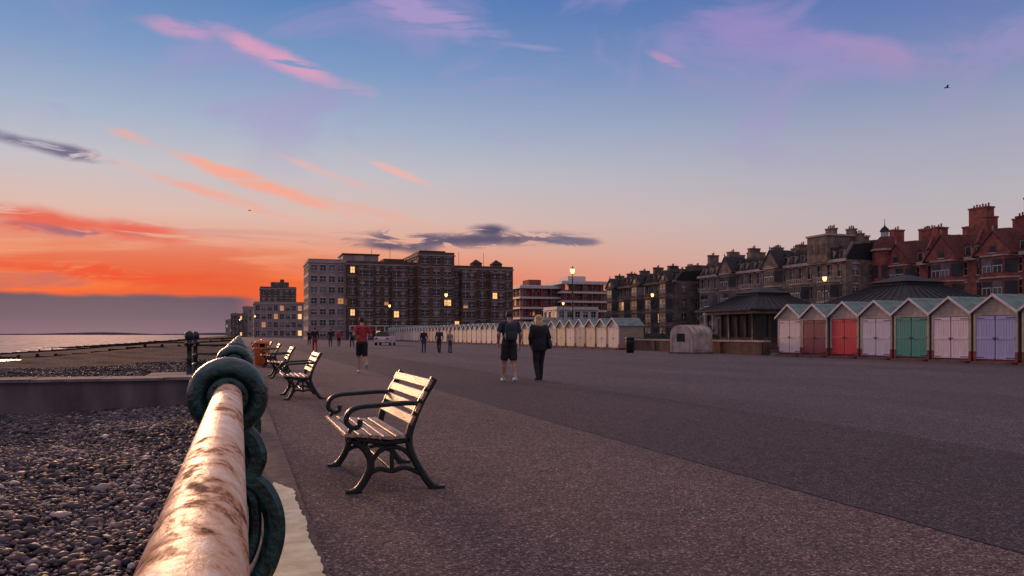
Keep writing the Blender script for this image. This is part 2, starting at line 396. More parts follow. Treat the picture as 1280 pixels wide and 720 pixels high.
S2 = [(.04,.62),(.09,.55),(.105,.46),(.10,.36),(.07,.28),(.05,.3),(.05,.36)]
pm.bar(m_iron, S2, .07, .05, 0)
pmesh = pm.mesh('railing_post')
for y in posts:
    o = bpy.data.objects.new('post', pmesh); sc.collection.objects.link(o); o.location = (RX, y, 0); o.parent = e_rail

mb = MB()
for x, y in ((-1.25, 25.6), (-1.25, 22.6)):
    mb.lathe(m_ironK, (x,y,0), [(.14,0),(.14,.1),(.08,.16),(.06,.5),(.09,.55),(.06,.6),(.06,.88),(.13,.93),(.13,.98),(.06,1.0),(.10,1.08),(.12,1.16),(.10,1.24),(.04,1.29)], 14)
for z in (.35, .62, .88):
    mb.tube(m_ironK, [(-.1,25.6,z),(-1.25,25.6,z)], .03, 8); mb.tube(m_ironK, [(-1.25,22.6,z),(-1.25,25.6,z)], .03, 8)
mb.obj('landing_railing')

# ------------------------------------------------------------ benches
m_slat = mat('bench_timber', (.34,.19,.12), .42, .4, 6, .35, stretch=(6,.6,6), col2=(.60,.39,.27))
def bench_mesh():
    mb = MB(); Lb = 1.36; r = random.Random(8)
    for y in (0.03, Lb-.03):
        mb.bar(m_ironK, [(.66,.0),(.60,.03),(.53,.13),(.46,.26),(.43,.38),(.455,.50),(.52,.66),(.60,.80),(.63,.85)], .05, .055, y)
        mb.bar(m_ironK, [(.00,.0),(.05,.03),(.11,.12),(.14,.22),(.10,.32),(.03,.38),(-.005,.41)], .05, .055, y)
        mb.bar(m_ironK, [(-.03,.405),(.1,.395),(.25,.37),(.43,.385)], .05, .045, y)
        mb.bar(m_ironK, [(.525,.66),(.40,.665),(.22,.655),(.06,.645),(-.02,.61),(-.045,.54),(.0,.49),(.05,.50),(.06,.55)], .055, .038, y)
        mb.bar(m_ironK, [(-.03,.40),(-.02,.46),(.0,.49)], .045, .03, y)
        mb.bar(m_ironK, [(.13,.2),(.2,.3),(.3,.335),(.4,.3),(.47,.22)], .04, .035, y)
        mb.bar(m_ironK, [(.1,.12),(.2,.17),(.3,.15),(.4,.17),(.52,.12)], .04, .035, y)
        mb.bar(m_ironK, [(.3,.16),(.3,.33)], .04, .03, y)
        mb.box(m_ironK, -.05, .07, y-.035, y+.035, 0, .02); mb.box(m_ironK, .58, .71, y-.035, y+.035, 0, .02)
    mb.tube(m_ironK, [(.3,.03,.16),(.3,Lb-.03,.16)], .012, 8)
    seat = [(-.02,.425,-.1),(.075,.42,-.1),(.17,.408,-.13),(.265,.397,-.1),(.36,.40,.05)]
    for x, z, a in seat:
        c, s_ = math.cos(a), math.sin(a); q = []
        for dx, dz in ((-.04,-.012),(.04,-.012),(.04,.008),(.034,.014),(-.034,.014),(-.04,.008)):
            q.append((x+dx*c-dz*s_, z+.012+dx*s_+dz*c))
        mb.prism(m_slat, q, 'y', -.02-r.uniform(0,.008), Lb+.02)
        for y in (.03, Lb-.03): mb.lathe(m_ironK, (x, y, z+.024), [(.007,0),(.006,.004)], 8)
    for k in range(4):
        t = .12+.27*k; x0, z0 = .44+.165*t, .49+.34*t
        a = R(63); c, s_ = math.cos(a), math.sin(a); q = []
        for dx, dz in ((-.038,-.0),(.038,-.0),(.038,.016),(.03,.024),(-.03,.024),(-.038,.016)):
            q.append((x0+dx*c-dz*s_, z0+dx*s_+dz*c))
        mb.prism(m_slat, q, 'y', -.02-r.uniform(0,.008), Lb+.02)
    return mb.mesh('park_bench')
bm_ = bench_mesh()
for y in (6.05, 15.1, 22.6, 30.2, 38.5, 47, 56):
    o = bpy.data.objects.new('park_bench', bm_); sc.collection.objects.link(o); o.location = (.80, y, .008)

# ------------------------------------------------------------ bins, kiosk, lamps
def bin_(name, m, x, y, r, h):
    mb = MB()
    mb.lathe(m, (0,0,0), [(r*.8,0),(r*.85,.04),(r*.92,.06),(r,h*.6),(r*1.02,h*.62),(r*1.06,h*.64),(r*1.06,h*.68),(r,h*.7)], 20)
    for i in range(6):
        a = i*math.pi/3; mb.box(m, r*.93*math.cos(a)-.03, r*.93*math.cos(a)+.03, r*.93*math.sin(a)-.03, r*.93*math.sin(a)+.03, h*.69, h*.86)
    mb.lathe(m_dark, (0,0,0), [(r*.75,h*.69),(r*.75,h*.86)], 16)
    mb.lathe(m, (0,0,0), [(r*1.08,h*.86),(r*1.08,h*.9),(r*.9,h*.95),(r*.5,h*.99),(r*.1,h)], 20)
    mb.obj(name, (x, y, .006))
m_orange = mat('orange_plastic', (.70,.15,.03), .5, .15, 5)
bin_('litter_bin', m_orange, .82, 32.5, .28, .98)
bin_('litter_bin', m_ironK, 24, 46.7, .28, 1.1)
mb = MB()
m_kio = mat('kiosk_cream', (.38,.32,.24), .7, .3, 2)
arc = [(-.95,0),(-.95,1.2)]+[(-.95*math.cos(t)*1.0, 1.2+.55*math.sin(t)) for t in np.linspace(.15, 3.0, 14)]+[(.95,1.2),(.95,0)]
mb.prism(m_kio, arc, 'x', -.8, .8)
for x in (-.83, -.4, 0, .4, .8):
    a2 = [(p[0]*1.04, p[1]*1.03) for p in arc]; mb.prism(m_trim, a2, 'x', x, x+.05)
mb.box(m_dark, -.855, -.84, -.35, .35, .75, 1.25); mb.box(m_cream, -.87, -.857, -.8, -.75, .1, 1.2); mb.box(m_cream, -.87, -.857, .75, .8, .1, 1.2)
for yy in (-.97, .97): mb.box(m_trim, -.7, .7, yy-.015, yy+.015, .25, 1.1)
mb.box(m_conc, -.9, .9, -1.05, 1.05, 0, .1)
mb.obj('domed_kiosk', (26.8, 43.9, .0), R(12))

def lamp_mesh():
    mb = MB()
    mb.lathe(m_iron, (0,0,0), [(.22,0),(.22,.3),(.16,.4),(.14,1.1),(.17,1.15),(.10,1.3),(.075,3.5),(.1,3.55),(.07,3.65),(.05,6.6),(.08,6.65),(.05,6.75),(.04,7.1)], 12)
    for s_ in (-1, 1):
        mb.tube(m_iron, catm([(0,0,5.6),(s_*.2,0,5.9),(s_*.4,0,6.05),(s_*.5,0,6.1)], 5), .03, 6)
        mb.lathe(m_iron, (s_*.5,0,6.0), [(.03,0),(.07,.05),(.03,.2),(.01,.3)], 8)
    mb.lathe(m_iron, (0,0,7.1), [(.06,0),(.13,.05),(.12,.08)], 10)
    mb.lathe(m_iron, (0,0,7.1), [(.24,.55),(.16,.64),(.06,.72),(.02,.85)], 10)
    mb.lathe(m_lamp, (0,0,7.1), [(.10,.08),(.20,.3),(.23,.54)], 10)
    return mb.mesh('street_lamp')
lm = lamp_mesh()
for x, y in ((31,72.6),(31,123.5),(31,174),(31,225),(31,276),(62,73.5),(62,113),(62,150),(5,290),(-.0,360)):
    o = bpy.data.objects.new('street_lamp', lm); sc.collection.objects.link(o); o.location = (x,y,-.02)

# ------------------------------------------------------------ beach huts
m_mint = mat('mint_roof_felt', (.14,.20,.175), .8, .3, 3, .2)
m_hutside = mat('hut_side_boards', (.14,.17,.15), .7, .25, 2, .2, stretch=(.5,.5,12))
m_sideB = mat('cream_side_boards', (.36,.27,.18), .7, .25, 2, .2, stretch=(.5,.5,12))
m_hutred = mat('hut_red_plinth', (.25,.03,.025), .7, .3, 4)
m_iron2 = mat('black_hardware', (.02,.02,.02), .5, .2, 5)
def door(c): return mat('hut_door_paint', c, .5, .18, 3, .15, stretch=(1,14,.4))
def hut_mesh(m_door, m_front=m_cream, ms=m_hutside, side_dark=m_dark):
    mb = MB(); w = 1.0; ev = 2.12; ap = 2.78; dp = 2.4
    mb.box(m_hutred, .05, dp, -w+.02, w-.02, 0, .18)
    mb.prism(ms, [(-w,.18),(w,.18),(w,ev),(0,ap),(-w,ev)], 'x', .06, dp)
    mb.box(m_front, .0, .057, -w, -w+.11, .5, ev); mb.box(m_front, .0, .057, w-.11, w, .5, ev)
    mb.box(m_hutred, .0, .057, -w, -w+.11, .1, .497); mb.box(m_hutred, .0, .057, w-.11, w, .1, .497)
    mb.box(m_front, .0, .057, -w+.11, w-.11, 1.98, ev)
    mb.prism(m_front, [(-w,ev),(w,ev),(0,ap)], 'x', .0, .057)
    for k in range(5):
        z = ev+.03+k*.12; hw = w*(ap-z-.08)/(ap-ev)
        if hw > .1: mb.box(m_front, -.012, -.003, -hw, hw, z, z+.1)
    mb.box(m_dark, .03, .057, -w+.112, w-.112, .16, 1.975)
    for s_ in (-1, 1):
        y0, y1 = (.018, w-.12) if s_ > 0 else (-w+.12, -.018)
        nb = 7; bw = (y1-y0)/nb
        for b_ in range(nb): mb.box(m_door, .012, .028, y0+b_*bw+.006, y0+(b_+1)*bw-.006, .18, 1.96)
        for zz in (.2, 1.0, 1.82): mb.box(m_door, -.008, .010, y0+.02, y1-.02, zz, zz+.11)
        for zz in (.24, 1.86): mb.box(m_iron2, -.022, -.010, (y1-.38 if s_ > 0 else y0+.03), (y1-.03 if s_ > 0 else y0+.38), zz, zz+.03)
    mb.box(m_iron2, -.03, -.010, -.12, .12, 1.04, 1.07); mb.box(m_iron2, -.035, -.02, -.02, .04, .96, 1.04)
    mb.box(m_conc, -.25, .05, -w+.05, w-.05, 0, .09)
    for s_ in (-1, 1):
        o_ = 1.10; dz = (ap-ev)/w
        q = [(s_*o_, ev-dz*.10+.02), (0, ap+.02), (0, ap+.08), (s_*o_, ev-dz*.10+.08)]
        mb.prism(m_mint, q, 'x', -.12, dp+.1)
        q = [(s_*o_, ev-dz*.10-.03), (0, ap-.02), (0, ap+.085), (s_*o_, ev-dz*.10+.085)]
        mb.prism(m_whiteH, q, 'x', -.16, -.123)
    return mb.mesh('beach_hut')
cols = [(.76,.60,.57),(.20,.022,.06),(.64,.022,.05),(.66,.58,.64),(.045,.29,.23),(.80,.64,.64),(.40,.40,.64),(.74,.38,.06),(.1,.2,.45)]
hm = [hut_mesh(door(c)) for c in cols]
r = random.Random(2)
for i in range(11):
    o = bpy.data.objects.new('beach_hut', hm[i % 9]); sc.collection.objects.link(o); o.location = (29+r.uniform(-.05,.05), 37.3-2.15*i, 0); o.scale = (1, 1, 1+r.uniform(-.012,.012))
colb = [hut_mesh(door(c), m_w, m_sideB) for c, m_w in (((.62,.54,.48),m_white),((.52,.39,.28),m_cream),((.45,.43,.47),m_white),((.56,.50,.45),m_cream),((.18,.24,.25),m_white))]
for i in range(46):
    y = 57.0+2.15*i+(3.0 if i > 6 else 0)
    o = bpy.data.objects.new('beach_hut', colb[(i*3+i//4) % 5]); sc.collection.objects.link(o); o.location = (27.8, y, 0); o.scale = (.9,.98,.88+r.uniform(-.015,.015))

mb = MB(); mb.box(m_brickA, 28.6, 29, 38.9, 55.5, 0, .75); mb.box(m_trim, 28.55, 29.05, 38.9, 55.5, .753, .85)
mb.box(m_brickA, 29.05, 40, 55.2, 55.5, 0, .9)
for y in (39.3, 43.5, 47.7, 51.9): mb.box(m_brickA, 28.5, 29.1, y-.25, y+.25, 0, .752)
mb.obj('low_brick_wall')

def shelter(x, y):
    w, r, c = MB(), MB(), MB(); a = 3.1; z1 = 2.75
    w.box(m_conc, -a, a, -a, a, 0, .12)
    for i in (-1, 0, 1):
        for j in (-1, 0, 1):
            if i or j: c.lathe(m_ironK, (i*(a-.3), j*(a-.3), .12), [(.12,0),(.12,.3),(.08,.4),(.07,2.2),(.12,2.4),(.14,z1-.12)], 10)
    c.box(m_trim, -a+.15, a-.15, -a+.15, a-.15, z1-.1, z1+.1)
    w.box(m_brickA, -2.2, 2.2, -2.2, 2.2, .12, 1.0); w.box(m_glass, -2.1, 2.1, -2.1, 2.1, 1.0, z1-.1)
    for i in range(-2, 3):
        for s_ in (-2.16, 2.16):
            w.box(m_brickA, i*1.02-.1, i*1.02+.1, s_-.05, s_+.05, 1.0, z1-.1); w.box(m_brickA, s_-.05, s_+.05, i*1.02-.1, i*1.02+.1, 1.003, z1-.103)
    def ring(h, z): return [(-h,-h,z),(h,-h,z),(h,h,z),(-h,h,z)]
    r.loft(m_slate, [ring(a+.45, z1+.1), ring(a+.45, z1+.2), ring(a-.7, z1+.72), ring(1.4, z1+1.25), ring(1.35, z1+1.42), ring(1.5, z1+1.44), ring(.12, z1+1.9)])
    for k in range(-5, 6):
        for s_ in (-1, 1):
            hh = a+.45; x0 = k*.6; f1 = (a-.7)/hh; f2 = 1.4/hh
            pts = [(x0, s_*hh, z1+.21), (x0*f1, s_*(a-.7), z1+.74), (x0*f2, s_*1.4, z1+1.27)]
            r.tube(m_slate, pts, .03, 5); r.tube(m_slate, [(p[1], p[0], p[2]) for p in pts], .03, 5)
    group('seafront_shelter', (x, y, 0), 0, {'walls': w, 'roof': r, 'columns': c})
shelter(36.2, 49.5); shelter(36.6, 36.6)

# ------------------------------------------------------------ buildings
def facade(P, M, W, z0, H, cols, rows, mw, wf=.45, hf=.6, ext=0., lit=.0, trim=m_trim, sill=True, seed=1, proud=.25, glass=None, bands=False, bars=True):
    r = random.Random(seed)
    for k in P: P[k].M = M
    cw = W/cols; ww = cw*wf; rh = H/rows; wh = rh*hf; zb = rh*(1-hf)*.55
    xs = []
    for i in range(cols): xs.append((cw*(i+.5)-ww/2, cw*(i+.5)+ww/2))
    edges = [-ext]+[q for a in xs for q in a]+[W+ext]
    for i in range(0, len(edges), 2): P['walls'].box(mw, edges[i], edges[i+1], -proud, 0, z0, z0+H)
    for a, b in xs:
        for k in range(rows+1):
            za = z0 if k == 0 else z0+(k-1)*rh+zb+wh; zt = z0+H if k == rows else z0+k*rh+zb
            P['walls'].box(mw, a, b, -proud, 0, za, zt)
        for k in range(rows):
            z = z0+k*rh+zb; t = r.random(); g = m_lit if t < lit*.35 else (m_lit2 if t < lit else (glass or (m_glass2 if r.random() < .25 else m_glass)))
            P['windows'].quad(g, (a,-.06,z), (b,-.06,z), (b,-.06,z+wh), (a,-.06,z+wh))
            if g is not m_lit and r.random() < .35:
                bl = wh*r.uniform(.25, .6); P['windows'].box(m_brickP, a+.02, b-.02, -.069, -.064, z+wh-bl, z+wh)
            if bars:
                m_ = (a+b)/2; P['windows'].box(m_white, m_-.04, m_+.04, -.12, -.07, z, z+wh); P['windows'].box(m_white, a, m_-.04, -.12, -.07, z+wh*.5, z+wh*.5+.07); P['windows'].box(m_white, m_+.04, b, -.12, -.07, z+wh*.5, z+wh*.5+.07)
            if sill:
                P['trim'].box(trim, a-.12, b+.12, -proud-.12, -proud-.003, z-.18, z-.02); P['trim'].box(trim, a-.1, b+.1, -proud-.07, -proud-.003, z+wh+.02, z+wh+.25)
    if bands:
        for k in range(1, rows+1):
            P['trim'].box(trim, -ext, W+ext, -proud-.15, -proud-.004, z0+k*rh-.14, z0+k*rh+.03)
    for k in P: P[k].M = Matrix.Identity(4)
def parts(): return {k: MB() for k in ('walls', 'windows', 'trim', 'roof', 'chimneys')}
def T(x, y, z=0, rz=0): return Matrix.Translation((x,y,z)) @ Matrix.Rotation(rz, 4, 'Z')
def block(P, x0, x1, y0, y1, z1, mw, colsF, rows, colsS=3, z0=0, lit=.1, seed=1, wf=.45, hf=.6, trim=m_trim, bands=False, parapet=True, left=True, right=True, sill=True):
    P['walls'].box(mw, x0, x1, y0, y1, z0, z1-.01)
    facade(P, T(x0, y0), x1-x0, z0, z1-z0, colsF, rows, mw, wf, hf, .25, lit, trim, sill, seed, bands=bands)
    if left: facade(P, T(x0, y1, 0, -math.pi/2), y1-y0, z0, z1-z0, colsS, rows, mw, wf, hf, 0, lit, trim, sill, seed+1)
    if right: facade(P, T(x1, y0, 0, math.pi/2), y1-y0, z0, z1-z0, colsS, rows, mw, wf, hf, 0, lit, trim, sill, seed+2)
    if parapet:
        P['trim'].box(trim, x0-.5, x1+.5, y0-.5, y1, z1, z1+.25); P['walls'].box(mw, x0-.25, x1+.25, y0-.25, y1-.2, z1+.253, z1+.9)
def chimney(P, x, y, z0, z1, w=1.6, d=.8, n=4, m=m_stoneD):
    C = P['chimneys']; C.box(m, x-w/2, x+w/2, y-d/2, y+d/2, z0, z1-.7); C.box(m, x-w/2-.1, x+w/2+.1, y-d/2-.1, y+d/2+.1, z1-.7, z1-.45)
    for i in range(n):
        px = x-w/2+w*(i+.5)/n; C.lathe(m_pot, (px, y, z1-.45), [(.13,0),(.11,.35),(.14,.4),(.12,.45+.1*(i % 2))], 8)

P = parts()
block(P, 15.4, 23.6, 192, 206, 18, m_brickP, 4, 7, 5, lit=.05, seed=3, wf=.62, hf=.5)
block(P, 24.1, 40.0, 190, 208, 17.6, m_brickA, 8, 7, 5, lit=.14, seed=5, bands=True, wf=.5, trim=m_brickP, hf=.55)
block(P, 40.5, 48.8, 187.5, 208, 20.0, m_brickA, 3, 8, 2, lit=.06, seed=8, bands=True, wf=.6, trim=m_brickP, hf=.55)
block(P, 49.3, 64.6, 190, 208, 17.2, m_brickA, 7, 7, 5, lit=.02, seed=9, bands=True, wf=.5, trim=m_brickP, hf=.55)
for x in (28, 36, 53, 60.5):
    block(P, x-1.6, x+1.6, 188.6, 189.7, 16.6, m_brickA, 2, 7, 1, lit=.04, seed=int(x), wf=.72, hf=.6, trim=m_brickP, parapet=False, bands=True)
P['roof'].box(m_brickP, 23.5, 32, 195, 204, 18.6, 20.4); P['roof'].box(m_slate, 23.2, 32.3, 194.7, 204.3, 20.4, 20.7)
P['roof'].box(m_brickP, 26, 28.5, 194.5, 194.9, 18.7, 20.2)
P['roof'].box(m_slate, 41.5, 48, 192, 200, 20.9, 21.7); P['roof'].box(m_brickA, 33.5, 38.5, 196, 203, 18.4, 19.8)
for x in (56.2, 61.5):
    P['roof'].box(m_brickA, x-1.2, x+1.2, 192, 194.5, 18.1, 18.9); P['roof'].loft(m_slate, [[(x-1.4,191.8,18.9),(x+1.4,191.8,18.9),(x+1.4,194.7,18.9),(x-1.4,194.7,18.9)], [(x-.1,193.2,20),(x+.1,193.2,20),(x+.1,193.3,20),(x-.1,193.3,20)]])
for x in (25.5, 39, 50.5, 64): chimney(P, x, 199, 17.6, 20, 1.4, .8, 3, m_brickA)
for x in (30.5, 35, 44, 52.5, 59): P['roof'].tube(m_ironK, [(x,196,18),(x,196,21.5+x % 1.3)], .05, 5)
P['trim'].box(m_white, 24, 64, 186.0, 187.2, 3.1, 3.3)
for i in range(21): P['trim'].box(m_white, 24+2*i-.1, 24+2*i+.1, 186.05, 186.25, 0, 3.1)
group('apartment_block', (0,0,0), 0, P)

P = parts()
block(P, 5.5, 26.2, 330, 345, 13.2, m_brickP, 9, 4, 4, lit=.06, seed=12, wf=.6)
block(P, 8, 21.5, 336, 346, 19.5, m_stoneD, 6, 6, 3, lit=.02, seed=13, wf=.5)
P['roof'].box(m_stoneD, 12, 19, 338, 344, 20.4, 22.4); P['roof'].box(m_stoneD, 15.6, 17.2, 339, 341, 22.4, 23.6)
group('seafront_hall', (0,0,0), 0, P)
for x0, x1, y, h in ((-4, 3.5, 430, 11),(-6,-1,560,10),(-9,0,700,13),(2,12,500,17),(-14,-4,900,16)):
    P = parts(); block(P, x0, x1, y, y+14, h, m_stoneD if y % 20 else m_brickP, 4, 4, 3, lit=.15, seed=int(y))
    group('distant_house', (0,0,0), 0, P)
mb = MB(); mb.lathe(m_stoneD, (-3.2, 640, 0), [(1.3,0),(1.0,14),(1.2,14.2),(1.2,15),(.5,15.5),(.2,18)], 12); mb.obj('seafront_tower')

P = parts()
def flats(x0, x1, y, z, n, sd):
    rh = z/n
    P['walls'].box(m_brickR, x0, x1, y, y+14, 0, z)
    facade(P, T(x0, y), x1-x0, 0, z, max(3, int((x1-x0)/2.2)), n, m_brickR, .6, .6, .25, .08, m_white, False, sd)
    facade(P, T(x0, y+14, 0, -math.pi/2), 14, 0, z, 4, n, m_brickR, .6, .6, 0, .08, m_white, False, sd+1)
    for k in range(1, n+1): P['trim'].box(m_white, x0-1.0, x1+.6, y-1.5, y-.26, k*rh-.45, k*rh+.15); P['trim'].box(m_white, x0-1.0, x0-.26, y-.25, y+13, k*rh-.45, k*rh+.15)
    for q in np.arange(x0, x1, 3.1): P['walls'].box(m_brickR, q-.15, q+.15, y-1.45, y-.28, 0, z-.5)
    P['roof'].box(m_white, x0-.5, x1+.5, y-.6, y+14.2, z+.26, z+.6)
flats(82, 94, 232, 15.8, 5, 21); flats(94.6, 110, 229, 17.2, 6, 22)
P['roof'].box(m_brickR, 86, 90, 236, 242, 16.4, 18.4); P['roof'].box(m_white, 98, 104, 233, 240, 17.8, 19.6)
group('balcony_flats', (0,0,0), 0, P)
P = parts()
block(P, 83, 95, 205, 215, 8, m_white, 5, 3, 3, lit=.05, seed=31, wf=.6, trim=m_white)
block(P, 79.5, 83, 206.5, 213, 5, m_white, 2, 2, 3, lit=.05, seed=32, wf=.6, trim=m_white)
group('white_villa', (0,0,0), 0, P)

def gable(P, m, mr, x, w, z0, h, y0, y1, over=.2):
    P['walls'].prism(m, [(x-w/2,z0),(x+w/2,z0),(x,z0+h)], 'y', y0, y1)
    for s_ in (-1, 1):
        P['roof'].prism(mr, [(x+s_*(w/2+over), z0-over*2*h/w+.02), (x, z0+h+.02), (x, z0+h+.25), (x+s_*(w/2+over), z0-over*2*h/w+.25)], 'y', y0-.15, y1+.5)
def terrace(W, nb, mw, mr, eave, ridge, chim, rows, trim, seed, gables=(), lit=.06, gh=2.9):
    P = parts(); r = random.Random(seed); Dp = 14; bw = W/nb
    P['walls'].box(mw, 0, W, 0, Dp, 0, eave)
    facade(P, T(0,0), W, 0, eave, nb*3, rows, mw, .42, .62, .25, lit, trim, True, seed)
    facade(P, T(W,0,0,math.pi/2), Dp, 0, eave, 4, rows, mw, .35, .55, 0, lit, trim, True, seed+1)
    P['trim'].box(trim, -.5, W+.5, -.7, -.26, eave-.3, eave+.2); P['trim'].box(trim, -.4, W+.4, -.5, -.26, eave*.33, eave*.33+.2)
    mz = ridge-.6
    P['roof'].prism(mr, [(-.24,eave+.01),(1.6,mz),(Dp/2,ridge),(Dp-1.8,mz),(Dp,eave+.01)], 'x', 0, W)
    for i in range(nb+1):
        xx = min(max(bw*i, .3), W-.3); P['walls'].prism(mw, [(-.3,eave),(-.3,eave+.6),(1.5,mz+.45),(Dp/2,ridge+.4),(Dp-1.8,mz+.4),(Dp-.1,eave)], 'x', xx-.2, xx+.2)
    for i in range(nb):
        xc = bw*(i+.5); q = bw*.24; gab = i in gables
        zb = eave if gab else eave*(rows-1)/rows
        poly = [(xc-q*1.5,-.253),(xc-q*.85,-1.5),(xc+q*.85,-1.5),(xc+q*1.5,-.253)]
        P['walls'].prism(mw, poly, 'z', 0, zb)
        rh = eave/rows
        for k in range(rows if gab else rows-1):
            z = k*rh+rh*.2; wh = rh*.6
            for s_ in (-1, 1):
                t = r.random(); g = m_lit2 if t < lit*.6 else (m_glass2 if r.random() < .3 else m_glass)
                xa, xb = (xc-q*.75, xc-.12) if s_ < 0 else (xc+.12, xc+q*.75)
                P['windows'].box(g, xa, xb, -1.54, -1.505, z, z+wh); P['windows'].box(m_white, xa, xb, -1.57, -1.543, z+wh*.48, z+wh*.54)
                for xx in (xa, xb-.08, (xa+xb)/2-.03): P['windows'].box(m_white, xx, xx+.08, -1.575, -1.545, z, z+wh*.48)
                g = m_glass2 if r.random() < .3 else m_glass
                a = (xc+s_*q*.9, -1.45); b = (xc+s_*q*1.42, -.42); n_ = Vector((s_*(b[1]-a[1]), -abs(b[0]-a[0]), 0)).normalized()*.06
                if s_ > 0: n_ = Vector((abs(n_.x), n_.y, 0))
                P['windows'].quad(g, (a[0]+n_.x,a[1]+n_.y,z),(b[0]+n_.x,b[1]+n_.y,z),(b[0]+n_.x,b[1]+n_.y,z+wh),(a[0]+n_.x,a[1]+n_.y,z+wh))
            P['trim'].prism(trim, [(xc-q*1.58,-.27),(xc-q*.9,-1.66),(xc+q*.9,-1.66),(xc+q*1.58,-.27)], 'z', (k+1)*rh-.2, (k+1)*rh+.02)
        if gab:
            hh = gh+.5*(i % 2)
            gable(P, mw, mr, xc, q*3.0, eave+.05, hh, -1.4, 3.0)
            P['windows'].box(m_glass, xc-.5, xc+.5, -1.46, -1.41, eave+.4, eave+1.3); P['trim'].box(trim, xc-.6, xc+.6, -1.5, -1.403, eave+.22, eave+.38)
            P['roof'].lathe(trim, (xc, -1.4, eave+hh+.1), [(.12,0),(.08,.4),(.15,.5),(.02,.9)], 6)
            dx_ = (bw*i+.9, bw*(i+1)-.9)
        else:
            for b_ in range(9): P['trim'].box(trim, xc-q*1.3+b_*q*.32, xc-q*1.3+b_*q*.32+.1, -1.42, -1.34, zb+.03, zb+.7)
            P['trim'].box(trim, xc-q*1.4, xc+q*1.4, -1.45, -1.3, zb+.7, zb+.8)
            dx_ = (bw*i+1.2, xc, bw*(i+1)-1.2)
        for xd in dx_:
            P['walls'].box(trim, xd-.55, xd+.55, .1, 2.4, eave+.2, eave+1.9); P['windows'].box(m_glass, xd-.4, xd+.4, .04, .09, eave+.5, eave+1.7)
            P['roof'].prism(mr, [(xd-.7,eave+1.9),(xd+.7,eave+1.9),(xd,eave+2.5)], 'y', -.1, 2.6)
        cz = chim+r.uniform(-.9, .4)
        chimney(P, bw*i+.1, 3.0, eave, cz, 1.0, 2.2, 2, mw); chimney(P, bw*i+.1, 9.5, eave, cz+r.uniform(-.3,.6), 1.0, 2.6, 2, mw)
        chimney(P, bw*i+bw*.5+r.uniform(-.8,.8), 5.4, eave, cz-.3, 2.4, .9, 5, mw)
    return P
P = terrace(44, 6, m_stone, m_slate, 13.6, 16.8, 19.0, 4, m_trim, 41, gables=(1, 3), gh=2.6, lit=.04)
P['walls'].box(m_stone, 35.5, 40.5, -.9, 8, 13.5, 18.0); P['trim'].box(m_trim, 35.3, 40.7, -1.1, 8.1, 18.0, 18.3)
for x in (36.4, 38, 39.6): P['windows'].box(m_glass, x-.4, x+.4, -.95, -.903, 15, 16.7)
chimney(P, 37, 3, 18.3, 20.2, 1.8, 1.0, 4, m_stone); chimney(P, 39.6, 5, 18.3, 19.9, 1.4, 1.0, 3, m_stone)
group('stone_terrace', (95, 151.5, 0), -math.pi/2, P)
P = terrace(34, 5, m_stoneD, m_slate, 13, 15.6, 17.4, 4, m_stone, 51, gables=(0, 2, 4), gh=2.2, lit=.03)
group('grey_terrace', (91, 189, 0), -math.pi/2, P)
P = terrace(44, 5, m_brickR, m_tile, 12.4, 16.8, 19.4, 4, m_trim, 61, gables=(0, 1, 2, 3, 4), gh=3.2, lit=.03)
P['walls'].lathe(m_brickR, (1.4,-.8,0), [(1.9,0),(1.9,15)], 8, smooth=False)
for k in range(4):
    for j in range(5):
        a = -math.pi/2+(j-2)*math.pi/4; cx, cy = 1.4+1.87*math.cos(a), -.8+1.87*math.sin(a)
        P['windows'].M = T(cx, cy, 0, a+math.pi/2); P['windows'].box(m_glass, -.4, .4, -.1, .0, 1+3.2*k, 3+3.2*k); P['windows'].M = Matrix.Identity(4)
P['roof'].lathe(m_trim, (1.4,-.8,15), [(2.2,0),(2.2,.3)], 8, smooth=False)
P['roof'].lathe(m_tile, (1.4,-.8,15.3), [(2.1,0),(1.7,1.0),(1.1,1.7),(.7,2.1)], 12)
P['roof'].lathe(m_white, (1.4,-.8,17.4), [(.6,0),(.6,.8)], 8); P['roof'].lathe(m_slate, (1.4,-.8,18.2), [(.8,0),(.6,.5),(.15,.9),(.06,1.2),(.03,2.2)], 12)
chimney(P, 15.5, 4, 12, 20.8, 3.0, 1.6, 6, m_brickR); chimney(P, 24.2, 4, 12, 21.0, 2.2, 1.6, 4, m_brickR); chimney(P, 28.5, 3, 12, 20.8, 2.2, 1.6, 4, m_brickR)
group('red_brick_mansion', (102, 107, 0), -math.pi/2, P)
P = parts()
P['walls'].box(m_brickP, 0, 20, 0, 6, 0, 4.2); facade(P, T(0,0), 20, 0, 4.2, 8, 1, m_brickP, .5, .6, .25, .3, m_white, True, 71)
P['trim'].box(m_white, -.3, 20.3, -2.2, -.26, 4.0, 4.3)
for i in range(11): P['trim'].box(m_white, 2*i-.08, 2*i+.08, -2.1, -1.94, 0, 4.0)
for i in range(60): P['trim'].box(m_white, i/3+.05, i/3+.11, -2.1, -2.04, 4.3, 5.2)
P['trim'].box(m_white, -.1, 20.1, -2.12, -2.02, 5.2, 5.3)
group('veranda_cafe', (66, 101, 0), -math.pi/2, P)

m_hedge = mat('hedge_leaves', (.035,.05,.022), .8, .5, 3)
mb = MB(); r = random.Random(9)
for i in range(5200):
    y = r.uniform(40, 190); x = 58+r.uniform(-.8,.8); z = r.uniform(0, 1.5+.25*math.sin(y*.7)+.2*math.sin(y*1.9)); s_ = r.uniform(.15,.35)
    a, b, c = [Vector((r.uniform(-1,1), r.uniform(-1,1), r.uniform(-1,1)))*s_ for _ in range(3)]; p = Vector((x,y,z))
    mb.add(m_hedge, [tuple(p+a), tuple(p+b), tuple(p+c)], [(0,1,2)])
mb.box(m_hedge, 57.5, 58.5, 40, 190, 0, 1.25)
mb.obj('hedge')

